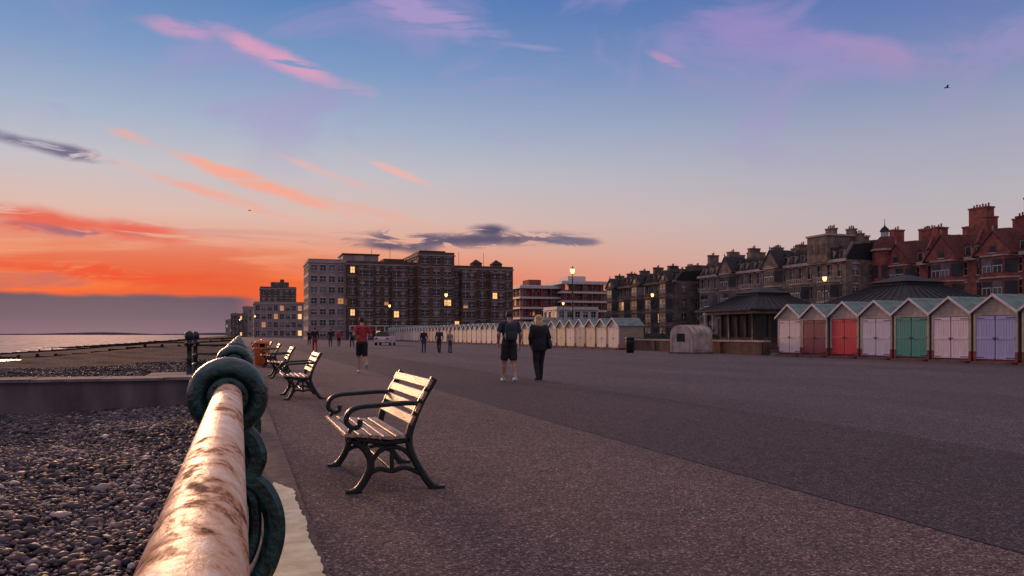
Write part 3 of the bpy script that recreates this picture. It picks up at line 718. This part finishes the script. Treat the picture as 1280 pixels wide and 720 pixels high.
# ------------------------------------------------------------ car
def car(x, y, rz, mp):
    mb = MB(); w = .86
    side = [(-2.0,.35),(-2.05,.7),(-1.95,.95),(-1.2,1.0),(-.1,1.02),(.9,.98),(1.7,.86),(2.02,.7),(2.05,.4),(1.9,.28),(-1.9,.28)]
    rings = [[(p[0]*.97, -w, p[1]*.97+.01) for p in side], [(p[0], -w*.93-.0, p[1]) for p in side], [(p[0], w*.93, p[1]) for p in side], [(p[0]*.97, w, p[1]*.97+.01) for p in side]]
    mb.loft(mp, rings)
    cab = [(-1.85,.98),(-1.55,1.38),(-1.2,1.46),(.1,1.46),(.55,1.34),(1.1,.98)]
    mb.loft(m_glass, [[(p[0], -.78+(.14 if p[1] > 1.1 else 0), p[1]) for p in cab], [(p[0], .78-(.14 if p[1] > 1.1 else 0), p[1]) for p in cab]])
    mb.box(mp, -1.45, .2, -.62, .62, 1.455, 1.49)
    for xx in (-1.3, 1.3):
        for s_ in (-1, 1): mb.lathe(m_iron2, (xx, s_*.78, .31), [(.2,-.1),(.31,-.1),(.31,.1),(.2,.1)], 18, 'y'); mb.lathe(m_white, (xx, s_*.885, .31), [(.2,-.01),(.2,.01)], 12, 'y')
    for s_ in (-1, 1): mb.box(m_tail, -2.08, -1.98, s_*.6-.15, s_*.6+.15, .68, .85); mb.box(m_white, 1.93, 2.04, s_*.6-.15, s_*.6+.15, .62, .75)
    mb.obj('parked_car', (x, y, .006), rz)
m_tail = mat('tail_light', (.5,.02,.02), .3, .1, 3); m_carA = mat('navy_car_paint', (.04,.05,.09), .3, .1, 2); m_carB = mat('grey_car_paint', (.2,.2,.22), .3, .1, 2)
car(15.2, 88, R(70), m_white)
for i, yy in enumerate((60, 67, 80, 96, 110, 131, 150)): car(72, yy, R(90), [m_white, m_carA, m_carB][i % 3])

# ------------------------------------------------------------ people
m_skin = mat('skin', (.42,.22,.15), .55, .12, 8)
m_black = mat('black_cloth', (.014,.013,.016), .85, .4, 14, .2)
m_navy = mat('navy_tshirt', (.03,.035,.055), .85, .3, 12, .2)
m_charc = mat('charcoal_shorts', (.02,.02,.022), .85, .3, 12, .2)
m_red = mat('red_running_top', (.36,.022,.028), .75, .25, 10, .15)
m_hairD = mat('dark_hair', (.03,.018,.012), .6, .4, 25, .3)
m_hairB = mat('blonde_hair', (.60,.40,.18), .5, .4, 25, .4, stretch=(3,3,.6))
m_shoe = mat('white_trainer', (.42,.40,.39), .6, .15, 8)
m_sock = mat('sock', (.4,.38,.37), .8, .1, 8)
m_bag = mat('backpack_nylon', (.016,.02,.03), .6, .4, 10, .2)
m_lip = mat('lips', (.35,.12,.10), .5, .1, 5); m_eye = mat('eye', (.05,.04,.035), .2, .1, 5)
m_jean = mat('denim', (.035,.05,.09), .85, .3, 10); m_beige = mat('beige_coat', (.28,.22,.17), .85, .2, 6)
def person(name, x, y, rz, H, J, top=m_navy, sleeve=1.0, bottom=m_charc, leg=1.0, shoe=m_shoe, sock=None, hair=m_hairD, longhair=False, backpack=False, coat=0., bag=False, voxel=.016, bulk=1.0):
    D = dict(hipL=(-.09,0,.93), kneeL=(-.10,.03,.50), ankL=(-.10,0,.09), hipR=(.09,0,.93), kneeR=(.10,.03,.50), ankR=(.10,0,.09),
             shL=(-.185,0,1.44), elL=(-.24,-.03,1.15), wrL=(-.25,.05,.90), shR=(.185,0,1.44), elR=(.24,-.03,1.15), wrR=(.25,.05,.90), lean=0., toeL=(0,.2,-.045), toeR=(0,.2,-.045), head=(0,.02,1.655))
    D.update(J); V3 = Vector; bones = []
    b = bulk
    for s_ in 'LR':
        hp, kn, an = V3(D['hip'+s_]), V3(D['knee'+s_]), V3(D['ank'+s_])
        bones.append(('thigh', hp, kn, .088*b*(1.1 if leg > .2 else 1), .062*(1.12 if leg > .2 else 1)*b, 0, 1))
        if .2 < leg < .7: bones.append(('hem', hp, hp.lerp(kn, .78), .095*b, .088*b, 0, 1))
        bones.append(('shin', kn, kn.lerp(an, .35), .055*b*(1.15 if leg == 1 else 1), .058*b*(1.15 if leg == 1 else 1), 0, .35)); bones.append(('shin', kn.lerp(an, .35), an, .057*b*(1.12 if leg == 1 else 1), .038*(1.5 if leg == 1 else 1), .35, 1))
        toe = V3(D['toe'+s_]); bones.append(('foot', an+V3((0,-.035,-.045)), an+toe*.62, .044, .046, 0, 1)); bones.append(('foot', an+toe*.5, an+toe, .045, .033, 0, 1))
        sh, el, wr = V3(D['sh'+s_]), V3(D['el'+s_]), V3(D['wr'+s_])
        k = 1.2 if sleeve == 1 else 1.
        bones.append(('uparm', sh, el, .056*b*k, .042*b*k, 0, 1))
        if sleeve < 1: bones.append(('slv', sh, sh.lerp(el, .62), .062*b, .06*b, 0, 1))
        bones.append(('fore', el, wr, .042*b*k, .028*k, 0, 1))
        bones.append(('torso', V3((sh.x*.3, 0, 1.43)), sh, .075, .062*b, 0, 1))
    bones.append(('neck', V3((0,-.005,1.45)), V3(D['head'])-V3((0,.02,.06)), .06, .052, 0, 1))
    mb = MB()
    for tg, p0, p1, r0, r1, _, _ in bones:
        d = (p1-p0); l = d.length; u = d.normalized(); ps = []; rs = []
        for t in (-.95,-.7,-.35): ps.append(p0+u*(t*r0)); rs.append(r0*math.sqrt(1-t*t))
        for t in (0,.33,.66,1): ps.append(p0.lerp(p1, t)); rs.append(r0+(r1-r0)*t)
        for t in (.35,.7,.95): ps.append(p1+u*(t*r1)); rs.append(r1*math.sqrt(1-t*t))
        mb.tube(m_skin, ps, rs, 12)
    tor = [(.86,.06,.06),(.90,.135,.10),(.96,.165,.115),(1.03,.155,.108),(1.12,.145,.10),(1.22,.155,.108),(1.32,.172,.115),(1.40,.175,.105),(1.46,.13,.085),(1.50,.07,.06)]
    if coat: tor = [(.80,.08,.07),(.815,.185,.135),(.9,.185,.135)]+[(z, a*1.1+.012, c*1.15+.01) for z, a, c in tor if z > .95 and z < 1.48]+[(1.5,.08,.07)]
    rings = [[(a*b*math.cos(2*math.pi*j/20), c*b*math.sin(2*math.pi*j/20)+D['lean']*(z-.9), z) for j in range(20)] for z, a, c in tor]
    mb.loft(m_skin, rings, True)
    me = mb.mesh('tmp'); o = bpy.data.objects.new('tmp', me); sc.collection.objects.link(o)
    md = o.modifiers.new('r', 'REMESH'); md.mode = 'VOXEL'; md.voxel_size = voxel
    sm = o.modifiers.new('s', 'SMOOTH'); sm.factor = .5; sm.iterations = 3
    dg = bpy.context.evaluated_depsgraph_get(); me2 = bpy.data.meshes.new_from_object(o.evaluated_get(dg)); bpy.data.objects.remove(o)
    V = np.array([v.co[:] for v in me2.vertices]); F = [tuple(p.vertices) for p in me2.polygons]
    cen = np.array([V[list(f)].mean(0) for f in F])
    best = np.full(len(F), 9.); lab = np.zeros(len(F), int); tt = np.zeros(len(F))
    for i, (tg, p0, p1, r0, r1, ta, tb) in enumerate(bones):
        a = np.array(p0); d = np.array(p1)-a; t = np.clip(((cen-a) @ d)/(d @ d), 0, 1)
        dist = np.linalg.norm(cen-(a+t[:,None]*d), axis=1)-(r0+(r1-r0)*t); k = dist < best-.002
        best[k] = dist[k]; lab[k] = i; tt[k] = (ta+(tb-ta)*t)[k]
    inT = (np.abs(cen[:,0]) < .19*b) & (cen[:,2] > .84) & (cen[:,2] < 1.47) & (np.abs(cen[:,1]-D['lean']*(cen[:,2]-.9)) < .17)
    isT = inT & (((cen[:,0]/(.185*b))**2+((cen[:,1]-D['lean']*(cen[:,2]-.9))/(.15*b))**2) < 1.05)
    out = MB()
    def pick(i):
        tg = bones[lab[i]][0]; t = tt[i]; z = cen[i][2]
        if isT[i] and tg not in ('fore',):
            if tg == 'neck' and z > 1.47: return m_skin
            return top if z > (1.0 if not coat else .8) else bottom
        if tg in ('thigh', 'hem'):
            if coat and z > coat: return top
            if leg == 1: return bottom
            return bottom if (tg == 'hem' or t < leg+.25) else m_skin
        if tg == 'shin':
            if leg == 1: return bottom
            return (sock if sock and t > .72 else m_skin)
        if tg == 'foot': return shoe
        if tg in ('torso', 'slv'): return top
        if tg == 'uparm': return top if (sleeve == 1 or t < sleeve) else m_skin
        if tg == 'fore': return top if sleeve == 1 else m_skin
        return m_skin
    mats_f = [pick(i) for i in range(len(F))]
    out.v = [tuple(p) for p in V]; out.f = [list(f) for f in F]; out.mi = [out.mid(m) for m in mats_f]; out.sm = [True]*len(F)
    bpy.data.meshes.remove(me2)
    hc = V3(D['head'])
    rings = []
    for i in range(1, 14):
        ph = -math.pi/2+math.pi*i/14; zz = math.sin(ph); rr = math.cos(ph); ring = []
        for j in range(20):
            a = 2*math.pi*j/20; cx, cy = math.cos(a), math.sin(a)
            jaw = 1-.22*max(0, -zz)
            ring.append((hc.x+.076*rr*cx*jaw, hc.y+.1*rr*cy*(1+(.06 if cy > .5 and zz < 0 else 0)), hc.z+.118*zz))
        rings.append(ring)
    out.loft(m_skin, rings, True)
    out.sup(m_skin, (hc.x, hc.y+.105, hc.z-.012), (.014,.022,.026)); out.sup(m_lip, (hc.x, hc.y+.095, hc.z-.058), (.024,.01,.007))
    for s_ in (-1, 1):
        out.sup(m_eye, (hc.x+s_*.03, hc.y+.09, hc.z+.012), (.012,.008,.007)); out.sup(m_hairD, (hc.x+s_*.03, hc.y+.093, hc.z+.034), (.018,.007,.004))
        out.sup(m_skin, (hc.x+s_*.078, hc.y-.005, hc.z-.005), (.012,.02,.033))
    out.sup(hair, (hc.x, hc.y-.018, hc.z+.028), (.084,.100,.105))
    if longhair:
        for (dx, dy, dz, a, c, d) in ((0,-.045,-.05,.105,.075,.12),(-.055,-.05,-.10,.055,.06,.12),(.055,-.05,-.10,.055,.06,.12),(0,-.085,-.13,.095,.05,.12),(0,-.03,.04,.1,.1,.1)):
            out.sup(hair, (hc.x+dx, hc.y+dy, hc.z+dz), (a,c,d))
    for s_, sg in (('L',-1),('R',1)):
        wr, el = V3(D['wr'+s_]), V3(D['el'+s_]); d = (wr-el).normalized(); side = V3((0,1,0)); side = (side-d*side.dot(d)).normalized(); nrm = d.cross(side).normalized()
        P8 = []
        for t, wd in ((-.02,.022),(.02,.034),(.06,.042),(.095,.038)):
            P8.append([tuple(wr+d*t+side*wd*math.cos(a)+nrm*.015*math.sin(a)) for a in np.linspace(0, 2*math.pi, 11)[:-1]])
        out.loft(m_skin, P8, True)
        inw = nrm if nrm.x*sg < 0 else -nrm
        for q, ln in ((-.029,.062),(-.010,.074),(.010,.08),(.029,.072)):
            b0 = wr+d*.088+side*q; out.tube(m_skin, [b0, b0+d*ln*.45+inw*.006, b0+d*ln*.75+inw*.022, b0+d*ln*.92+inw*.04], [.009,.0088,.008,.006], 7)
        b0 = wr+d*.025+side*.03; out.tube(m_skin, [b0, b0+side*.025+d*.03+inw*.01, b0+side*.03+d*.06+inw*.018], [.012,.010,.008], 7)
    if backpack:
        out.sup(m_bag, (0,-.20,1.24), (.155,.095,.235), .55, 20, 14); out.sup(m_bag, (0,-.285,1.14), (.12,.035,.11), .5, 16, 10)
        out.sup(m_ironK, (0,-.29,1.32), (.10,.012,.012), .6)
        for s_ in (-1, 1):
            out.tube(m_bag, catm([(s_*.09,-.13,1.42),(s_*.105,-.04,1.515),(s_*.11,.09,1.45),(s_*.125,.13,1.28),(s_*.15,.06,1.10),(s_*.13,-.1,1.05)], 5), .02, 6)
    if bag:
        out.sup(m_bag, (.27,-.02,.98), (.06,.15,.13), .6, 16, 10); out.tube(m_bag, catm([(.26,.08,1.08),(.2,.05,1.35),(.17,.0,1.51),(.2,-.06,1.35),(.26,-.1,1.08)], 5), .012, 6)
    k = H/1.78
    o = out.obj(name, (x,y,.006), rz); o.scale = (k,k,k); return o
person('walking_man', 6.38, 18.96, R(-4), 1.80, dict(kneeL=(-.11,.10,.51), ankL=(-.11,.13,.09), kneeR=(.11,.0,.50), ankR=(.12,-.16,.12), toeR=(0,.18,-.075),
       shL=(-.2,0,1.44), shR=(.2,0,1.44), elL=(-.29,-.06,1.17), wrL=(-.25,.10,.96), elR=(.28,-.05,1.16), wrR=(.29,.07,.92), lean=.04, head=(.01,.04,1.655)), top=m_navy, sleeve=.6, bottom=m_charc, leg=.6, sock=m_sock, backpack=True, bulk=1.18)
person('walking_woman', 7.33, 19.35, R(2), 1.70, dict(kneeR=(.09,.10,.51), ankR=(.09,.12,.09), kneeL=(-.09,.02,.50), ankL=(-.10,-.14,.11), toeL=(0,.18,-.07),
       elL=(-.28,-.04,1.17), wrL=(-.22,.10,.97), elR=(.28,-.04,1.17), wrR=(.27,.06,.95), head=(-.01,.03,1.655)), top=m_black, sleeve=1, bottom=m_black, leg=1, shoe=m_black, hair=m_hairB, longhair=True, coat=.80, bag=True, bulk=1.2)
person('running_man', 3.55, 24.7, R(0), 1.74, dict(kneeL=(-.09,.14,.53), ankL=(-.08,.05,.10), kneeR=(.09,.04,.50), ankR=(.10,-.30,.33), toeR=(0,.06,-.16),
       elL=(-.27,-.13,1.20), wrL=(-.20,.10,1.12), elR=(.28,-.02,1.18), wrR=(.20,.20,1.22), lean=.08, head=(0,.07,1.655)), top=m_red, sleeve=.6, bottom=m_black, leg=.6, hair=m_hairD, shoe=m_shoe, bulk=1.05)
w1 = dict(kneeL=(-.1,.12,.51), ankL=(-.1,.16,.09), kneeR=(.1,.0,.5), ankR=(.1,-.2,.13), elL=(-.26,-.08,1.16), wrL=(-.27,.02,.9), elR=(.26,.02,1.16), wrR=(.26,.16,.94))
w2 = dict(elL=(-.28,-.03,1.17), wrL=(-.2,.12,1.0), kneeR=(.11,.06,.5))
small = [('pedestrian',4.9,56.5,0,1.7,w1,m_black,m_red), ('pedestrian',11.2,50.5,180,1.55,w2,m_black,m_jean), ('pedestrian',12.0,49.6,150,1.6,w1,m_navy,m_black), ('pedestrian',12.75,49.8,200,1.45,w2,m_beige,m_jean),
         ('pedestrian',8.0,76,0,1.72,w1,m_black,m_jean), ('pedestrian',8.9,77,180,1.6,w2,m_red,m_black), ('pedestrian',10.0,76,10,1.75,w1,m_navy,m_black), ('pedestrian',10.6,75,0,1.6,w2,m_charc,m_black),('pedestrian',7.2,90,0,1.7,w1,m_black,m_black)]
for nme, px, py, rz, h, J, t_, b_ in small:
    person(nme, px, py, R(rz), h, J, top=t_, sleeve=1, bottom=b_, leg=1, shoe=m_black, voxel=.03)

def bird(x, y, z, s):
    mb = MB(); mb.sup(m_dark, (0,0,0), (.06*s,.2*s,.05*s)); mb.sup(m_dark, (0,.2*s,.02*s), (.035*s,.06*s,.035*s))
    for q in (-1, 1):
        mb.add(m_dark, [(q*.04*s,.08*s,.02*s),(q*.35*s,.12*s,.14*s),(q*.75*s,-.04*s,.08*s),(q*.35*s,-.02*s,.12*s),(q*.04*s,-.08*s,.02*s)], [(0,1,3,4),(1,2,3)])
    mb.add(m_dark, [(-.02*s,-.15*s,0),(.02*s,-.15*s,0),(.06*s,-.3*s,0),(-.06*s,-.3*s,0)], [(0,1,2,3)])
    mb.obj('seagull', (x,y,z), R(60))
bird(51, 47, 20.0, .8); bird(.8, 70, 11.5, .5)

# ------------------------------------------------------------ camera
cam = bpy.data.cameras.new('camera'); co = bpy.data.objects.new('camera', cam); sc.collection.objects.link(co)
co.location = (0,0,1.2); co.rotation_euler = (R(90), 0, R(-18.8)); cam.sensor_width = 36; cam.lens = 28.125; cam.shift_y = 58/1280; cam.clip_end = 80000; cam.clip_start = .05
sc.camera = co

# ------------------------------------------------------------ sun
SUN_AZ = -9.; SUN_EL = 7.
sl = bpy.data.lights.new('sun', 'SUN'); sl.energy = 1.5; sl.angle = R(10); sl.color = (1.,.52,.27)
so = bpy.data.objects.new('sun', sl); sc.collection.objects.link(so)
dv = Vector((math.sin(R(SUN_AZ))*math.cos(R(SUN_EL)), math.cos(R(SUN_AZ))*math.cos(R(SUN_EL)), math.sin(R(SUN_EL))))
so.rotation_euler = dv.to_track_quat('Z', 'Y').to_euler()

# ------------------------------------------------------------ sky
w = bpy.data.worlds.new('World'); sc.world = w; w.use_nodes = True; nt = w.node_tree; N = nt.nodes; L = nt.links; N.clear()
out = N.new('ShaderNodeOutputWorld'); bg = N.new('ShaderNodeBackground')
tc = N.new('ShaderNodeTexCoord'); sep = N.new('ShaderNodeSeparateXYZ'); L.new(tc.outputs['Generated'], sep.inputs[0])
def mth(op, a, b=None, c=None, clamp=False):
    n = N.new('ShaderNodeMath'); n.operation = op; n.use_clamp = clamp
    for i, q in enumerate((a, b, c)):
        if q is None: continue
        if isinstance(q, (int, float)): n.inputs[i].default_value = q
        else: L.new(q, n.inputs[i])
    return n.outputs[0]
def mapr(v, a, b, c=0., d=1., smooth=True):
    n = N.new('ShaderNodeMapRange'); n.interpolation_type = 'SMOOTHSTEP' if smooth else 'LINEAR'; L.new(v, n.inputs[0])
    for i, q in enumerate((a,b,c,d)): n.inputs[i+1].default_value = q
    return n.outputs[0]
az = mth('MULTIPLY', mth('ARCTAN2', sep.outputs[0], sep.outputs[1]), 57.2958)
el = mth('MULTIPLY', mth('ARCSINE', sep.outputs[2]), 57.2958)
cmb = N.new('ShaderNodeCombineXYZ'); L.new(az, cmb.inputs[0]); L.new(el, cmb.inputs[1]); AE = cmb.outputs[0]
def ramp(v, stops):
    n = N.new('ShaderNodeValToRGB'); e = n.color_ramp.elements
    for i, (p, c) in enumerate(stops):
        k = e[i] if i < 2 else e.new(p)
        k.position = p; k.color = (*c, 1)
    L.new(v, n.inputs[0]); return n.outputs[0]
def noise(vec, s, st=(1,1,1), d=4, rough=.55, dist=0., loc=(0,0,0), rot=0):
    mp = N.new('ShaderNodeMapping'); mp.inputs['Scale'].default_value = st; mp.inputs['Location'].default_value = loc; mp.inputs['Rotation'].default_value = (0,0,R(rot)); L.new(vec, mp.inputs[0])
    n = N.new('ShaderNodeTexNoise'); n.noise_dimensions = '2D'; n.inputs['Scale'].default_value = s; n.inputs['Detail'].default_value = d; n.inputs['Roughness'].default_value = rough; n.inputs['Distortion'].default_value = dist
    L.new(mp.outputs[0], n.inputs[0]); return n.outputs[0]
def mix(f, a, b):
    n = N.new('ShaderNodeMixRGB')
    if isinstance(f, float): n.inputs[0].default_value = f
    else: L.new(f, n.inputs[0])
    for i, q in ((1, a), (2, b)):
        if isinstance(q, tuple): n.inputs[i].default_value = (*q, 1)
        else: L.new(q, n.inputs[i])
    return n.outputs[0]
en = mth('DIVIDE', el, 90., clamp=True)
d_ = lambda a: a/90
Z1 = tuple(c*1.05 for c in hx('#b0a2b4')); Z2 = tuple(c*1.25 for c in hx('#c4b2b8'))
left = ramp(en, [(0, hx('#e0704c')), (d_(2.2), hx('#f8642c')), (d_(3.8), hx('#f07443')), (d_(5.6), hx('#ea9a7a')), (d_(8), hx('#dcb8ac')), (d_(11), hx('#c4bfc5')), (d_(14), hx('#a5b2c8')), (d_(18), hx('#7e9ac4')), (d_(23), hx('#527eb8')), (d_(36), Z1), (1., Z2)])
right = ramp(en, [(0, hx('#d0a594')), (d_(3), hx('#ccada4')), (d_(6), hx('#c2b2b2')), (d_(9), hx('#b6b0b9')), (d_(12.5), hx('#a3a6bb')), (d_(16), hx('#8793b9')), (d_(19.5), hx('#6b7fb5')), (d_(23), hx('#566eae')), (d_(36), Z1), (1., Z2)])
dot = mth('COSINE', mth('MULTIPLY', mth('ADD', az, 7.), 1/57.2958))
fac = mth('POWER', mapr(dot, .55, .98, 0, 1, False), 1.6)
sky = mix(fac, right, left)
nA = noise(AE, .5, (.30,2.4,1), 5, .6, .5, (3,1,0), 17)
nB = noise(AE, .6, (.40,2.0,1), 5, .6, .4, (9,4,0), 2)
nC = noise(AE, .09, (1,2.2,1), 4, .55, .6, (3,1,0), 18)
nD = noise(AE, .28, (.8,1.6,1), 3, .5, 0, (7,7,0), 5)
h1 = mapr(nC, .46, .70)
h1 = mth('MULTIPLY', h1, mapr(el, 8, 16)); h1 = mth('MULTIPLY', h1, mapr(el, 60, 28))
sky = mix(mth('MULTIPLY', h1, .45), sky, hx('#a794c6'))
nE = noise(AE, .13, (.35,3.2,1), 5, .6, .4, (0,7,0), 5)
h2 = mth('MULTIPLY', mth('MULTIPLY', mapr(nE, .44, .62), mapr(el, 8.0, 4.5)), mapr(az, 14, -2))
sky = mix(mth('MULTIPLY', h2, .6), sky, hx('#dc4a30'))
h3 = mth('MULTIPLY', mth('MULTIPLY', mapr(nE, .46, .34), mapr(el, 8.5, 5.)), mapr(az, 12, -4))
sky = mix(mth('MULTIPLY', h3, .6), sky, hx('#b0626a'))
def cloud(a0, e0, half, wid, ang, col, stren, nz, thr=.42, wisp=.16):
    global sky
    mp = N.new('ShaderNodeMapping'); mp.vector_type = 'TEXTURE'; mp.inputs['Location'].default_value = (a0, e0, 0); mp.inputs['Rotation'].default_value = (0,0,R(ang)); mp.inputs['Scale'].default_value = (half, wid, 1)
    L.new(AE, mp.inputs[0]); ln = N.new('ShaderNodeVectorMath'); ln.operation = 'LENGTH'; L.new(mp.outputs[0], ln.inputs[0])
    r_ = mth('MULTIPLY_ADD', mth('SUBTRACT', nD, .5), 1.3, ln.outputs['Value'])
    m_ = mapr(r_, 1.05, .2)
    n_ = mapr(nz, thr, thr+wisp)
    sky = mix(mth('MULTIPLY', mth('MULTIPLY', m_, n_), stren), sky, hx(col))
cloud(2.8, 18.3, 5.6, .9, -17, '#e49fbc', .85, nA, .34)
cloud(-4.0, 19.4, 3.4, .7, -4, '#d89cc0', .55, nA, .36)
cloud(12, 22, 9, 1.3, -14, '#b79ccb', .6, nA, .38)
cloud(0.5, 10.4, 9.5, .55, -17, '#f3a892', .95, nA, .26, .2)
cloud(-2, 9.4, 7.5, .45, -15, '#eea898', .85, nA, .30, .2)
cloud(5.5, 11.2, 6, .35, -18, '#e8b2a8', .6, nA, .30, .2)
cloud(10.8, 11.3, 4.0, .35, -20, '#ecb4ab', .85, nA, .28, .2)
cloud(9, 8.6, 8, .5, -12, '#e8ab98', .5, nA, .32, .2)
cloud(-11.8, 11.5, 4.6, .55, -8, '#6d6486', .95, nB, .38)
cloud(-10.5, 7.0, 9.5, 1.0, -5, '#e5604f', .95, nA, .32)
cloud(-9, 6.3, 6, .5, -5, '#8f5a78', .85, nB, .42)
cloud(-10, 4.0, 12, .7, -3, '#ea4a2e', .9, nB, .36)
cloud(36, 20, 9, 2.2, -20, '#a08cc4', .6, nC, .36)
cloud(44, 17.5, 5, 1.2, -22, '#b091bd', .6, nC, .4)
cloud(29.8, 18.6, 1.8, .35, -22, '#c893bd', .6, nA, .3)
cloud(20, 19.8, 2.6, .35, -6, '#b69fc4', .5, nA, .36)
cloud(13, 6.7, 10, .75, 0, '#6b6076', .95, nB, .45, .07)
cloud(17, 6.8, 7, .65, 1, '#57506c', .9, nB, .45, .07)
cloud(17.3, 7.4, 1.9, .6, 0, '#59546f', 1., nB, .3, .1)
cloud(10, 6.2, 4.2, .5, -3, '#5f566c', .95, nB, .40, .08)
cloud(23, 6.6, 2.6, .35, -3, '#756a80', .9, nB, .34, .1)
edge = mth('MULTIPLY_ADD', mth('SUBTRACT', nD, .5), .5, el)
bank = mth('MULTIPLY', mapr(edge, 2.75, 2.35), mapr(az, 2.5, -.5))
bcol = ramp(mth('DIVIDE', el, 3., clamp=True), [(0, hx('#80687a')), (.4, hx('#6a596d')), (1., hx('#5a4b60'))])
sky = mix(bank, sky, bcol)
L.new(sky, bg.inputs['Color']); bg.inputs['Strength'].default_value = 1.0
ns = N.new('ShaderNodeTexSky'); ns.sky_type = 'NISHITA'; ns.sun_disc = False; ns.sun_elevation = R(SUN_EL); ns.sun_rotation = R(SUN_AZ)
bg2 = N.new('ShaderNodeBackground'); L.new(ns.outputs[0], bg2.inputs['Color']); bg2.inputs['Strength'].default_value = .0008
ad = N.new('ShaderNodeAddShader'); L.new(bg.outputs[0], ad.inputs[0]); L.new(bg2.outputs[0], ad.inputs[1]); L.new(ad.outputs[0], out.inputs[0])
sc.view_settings.view_transform = 'Standard'; sc.view_settings.look = 'None'; sc.view_settings.exposure = 0
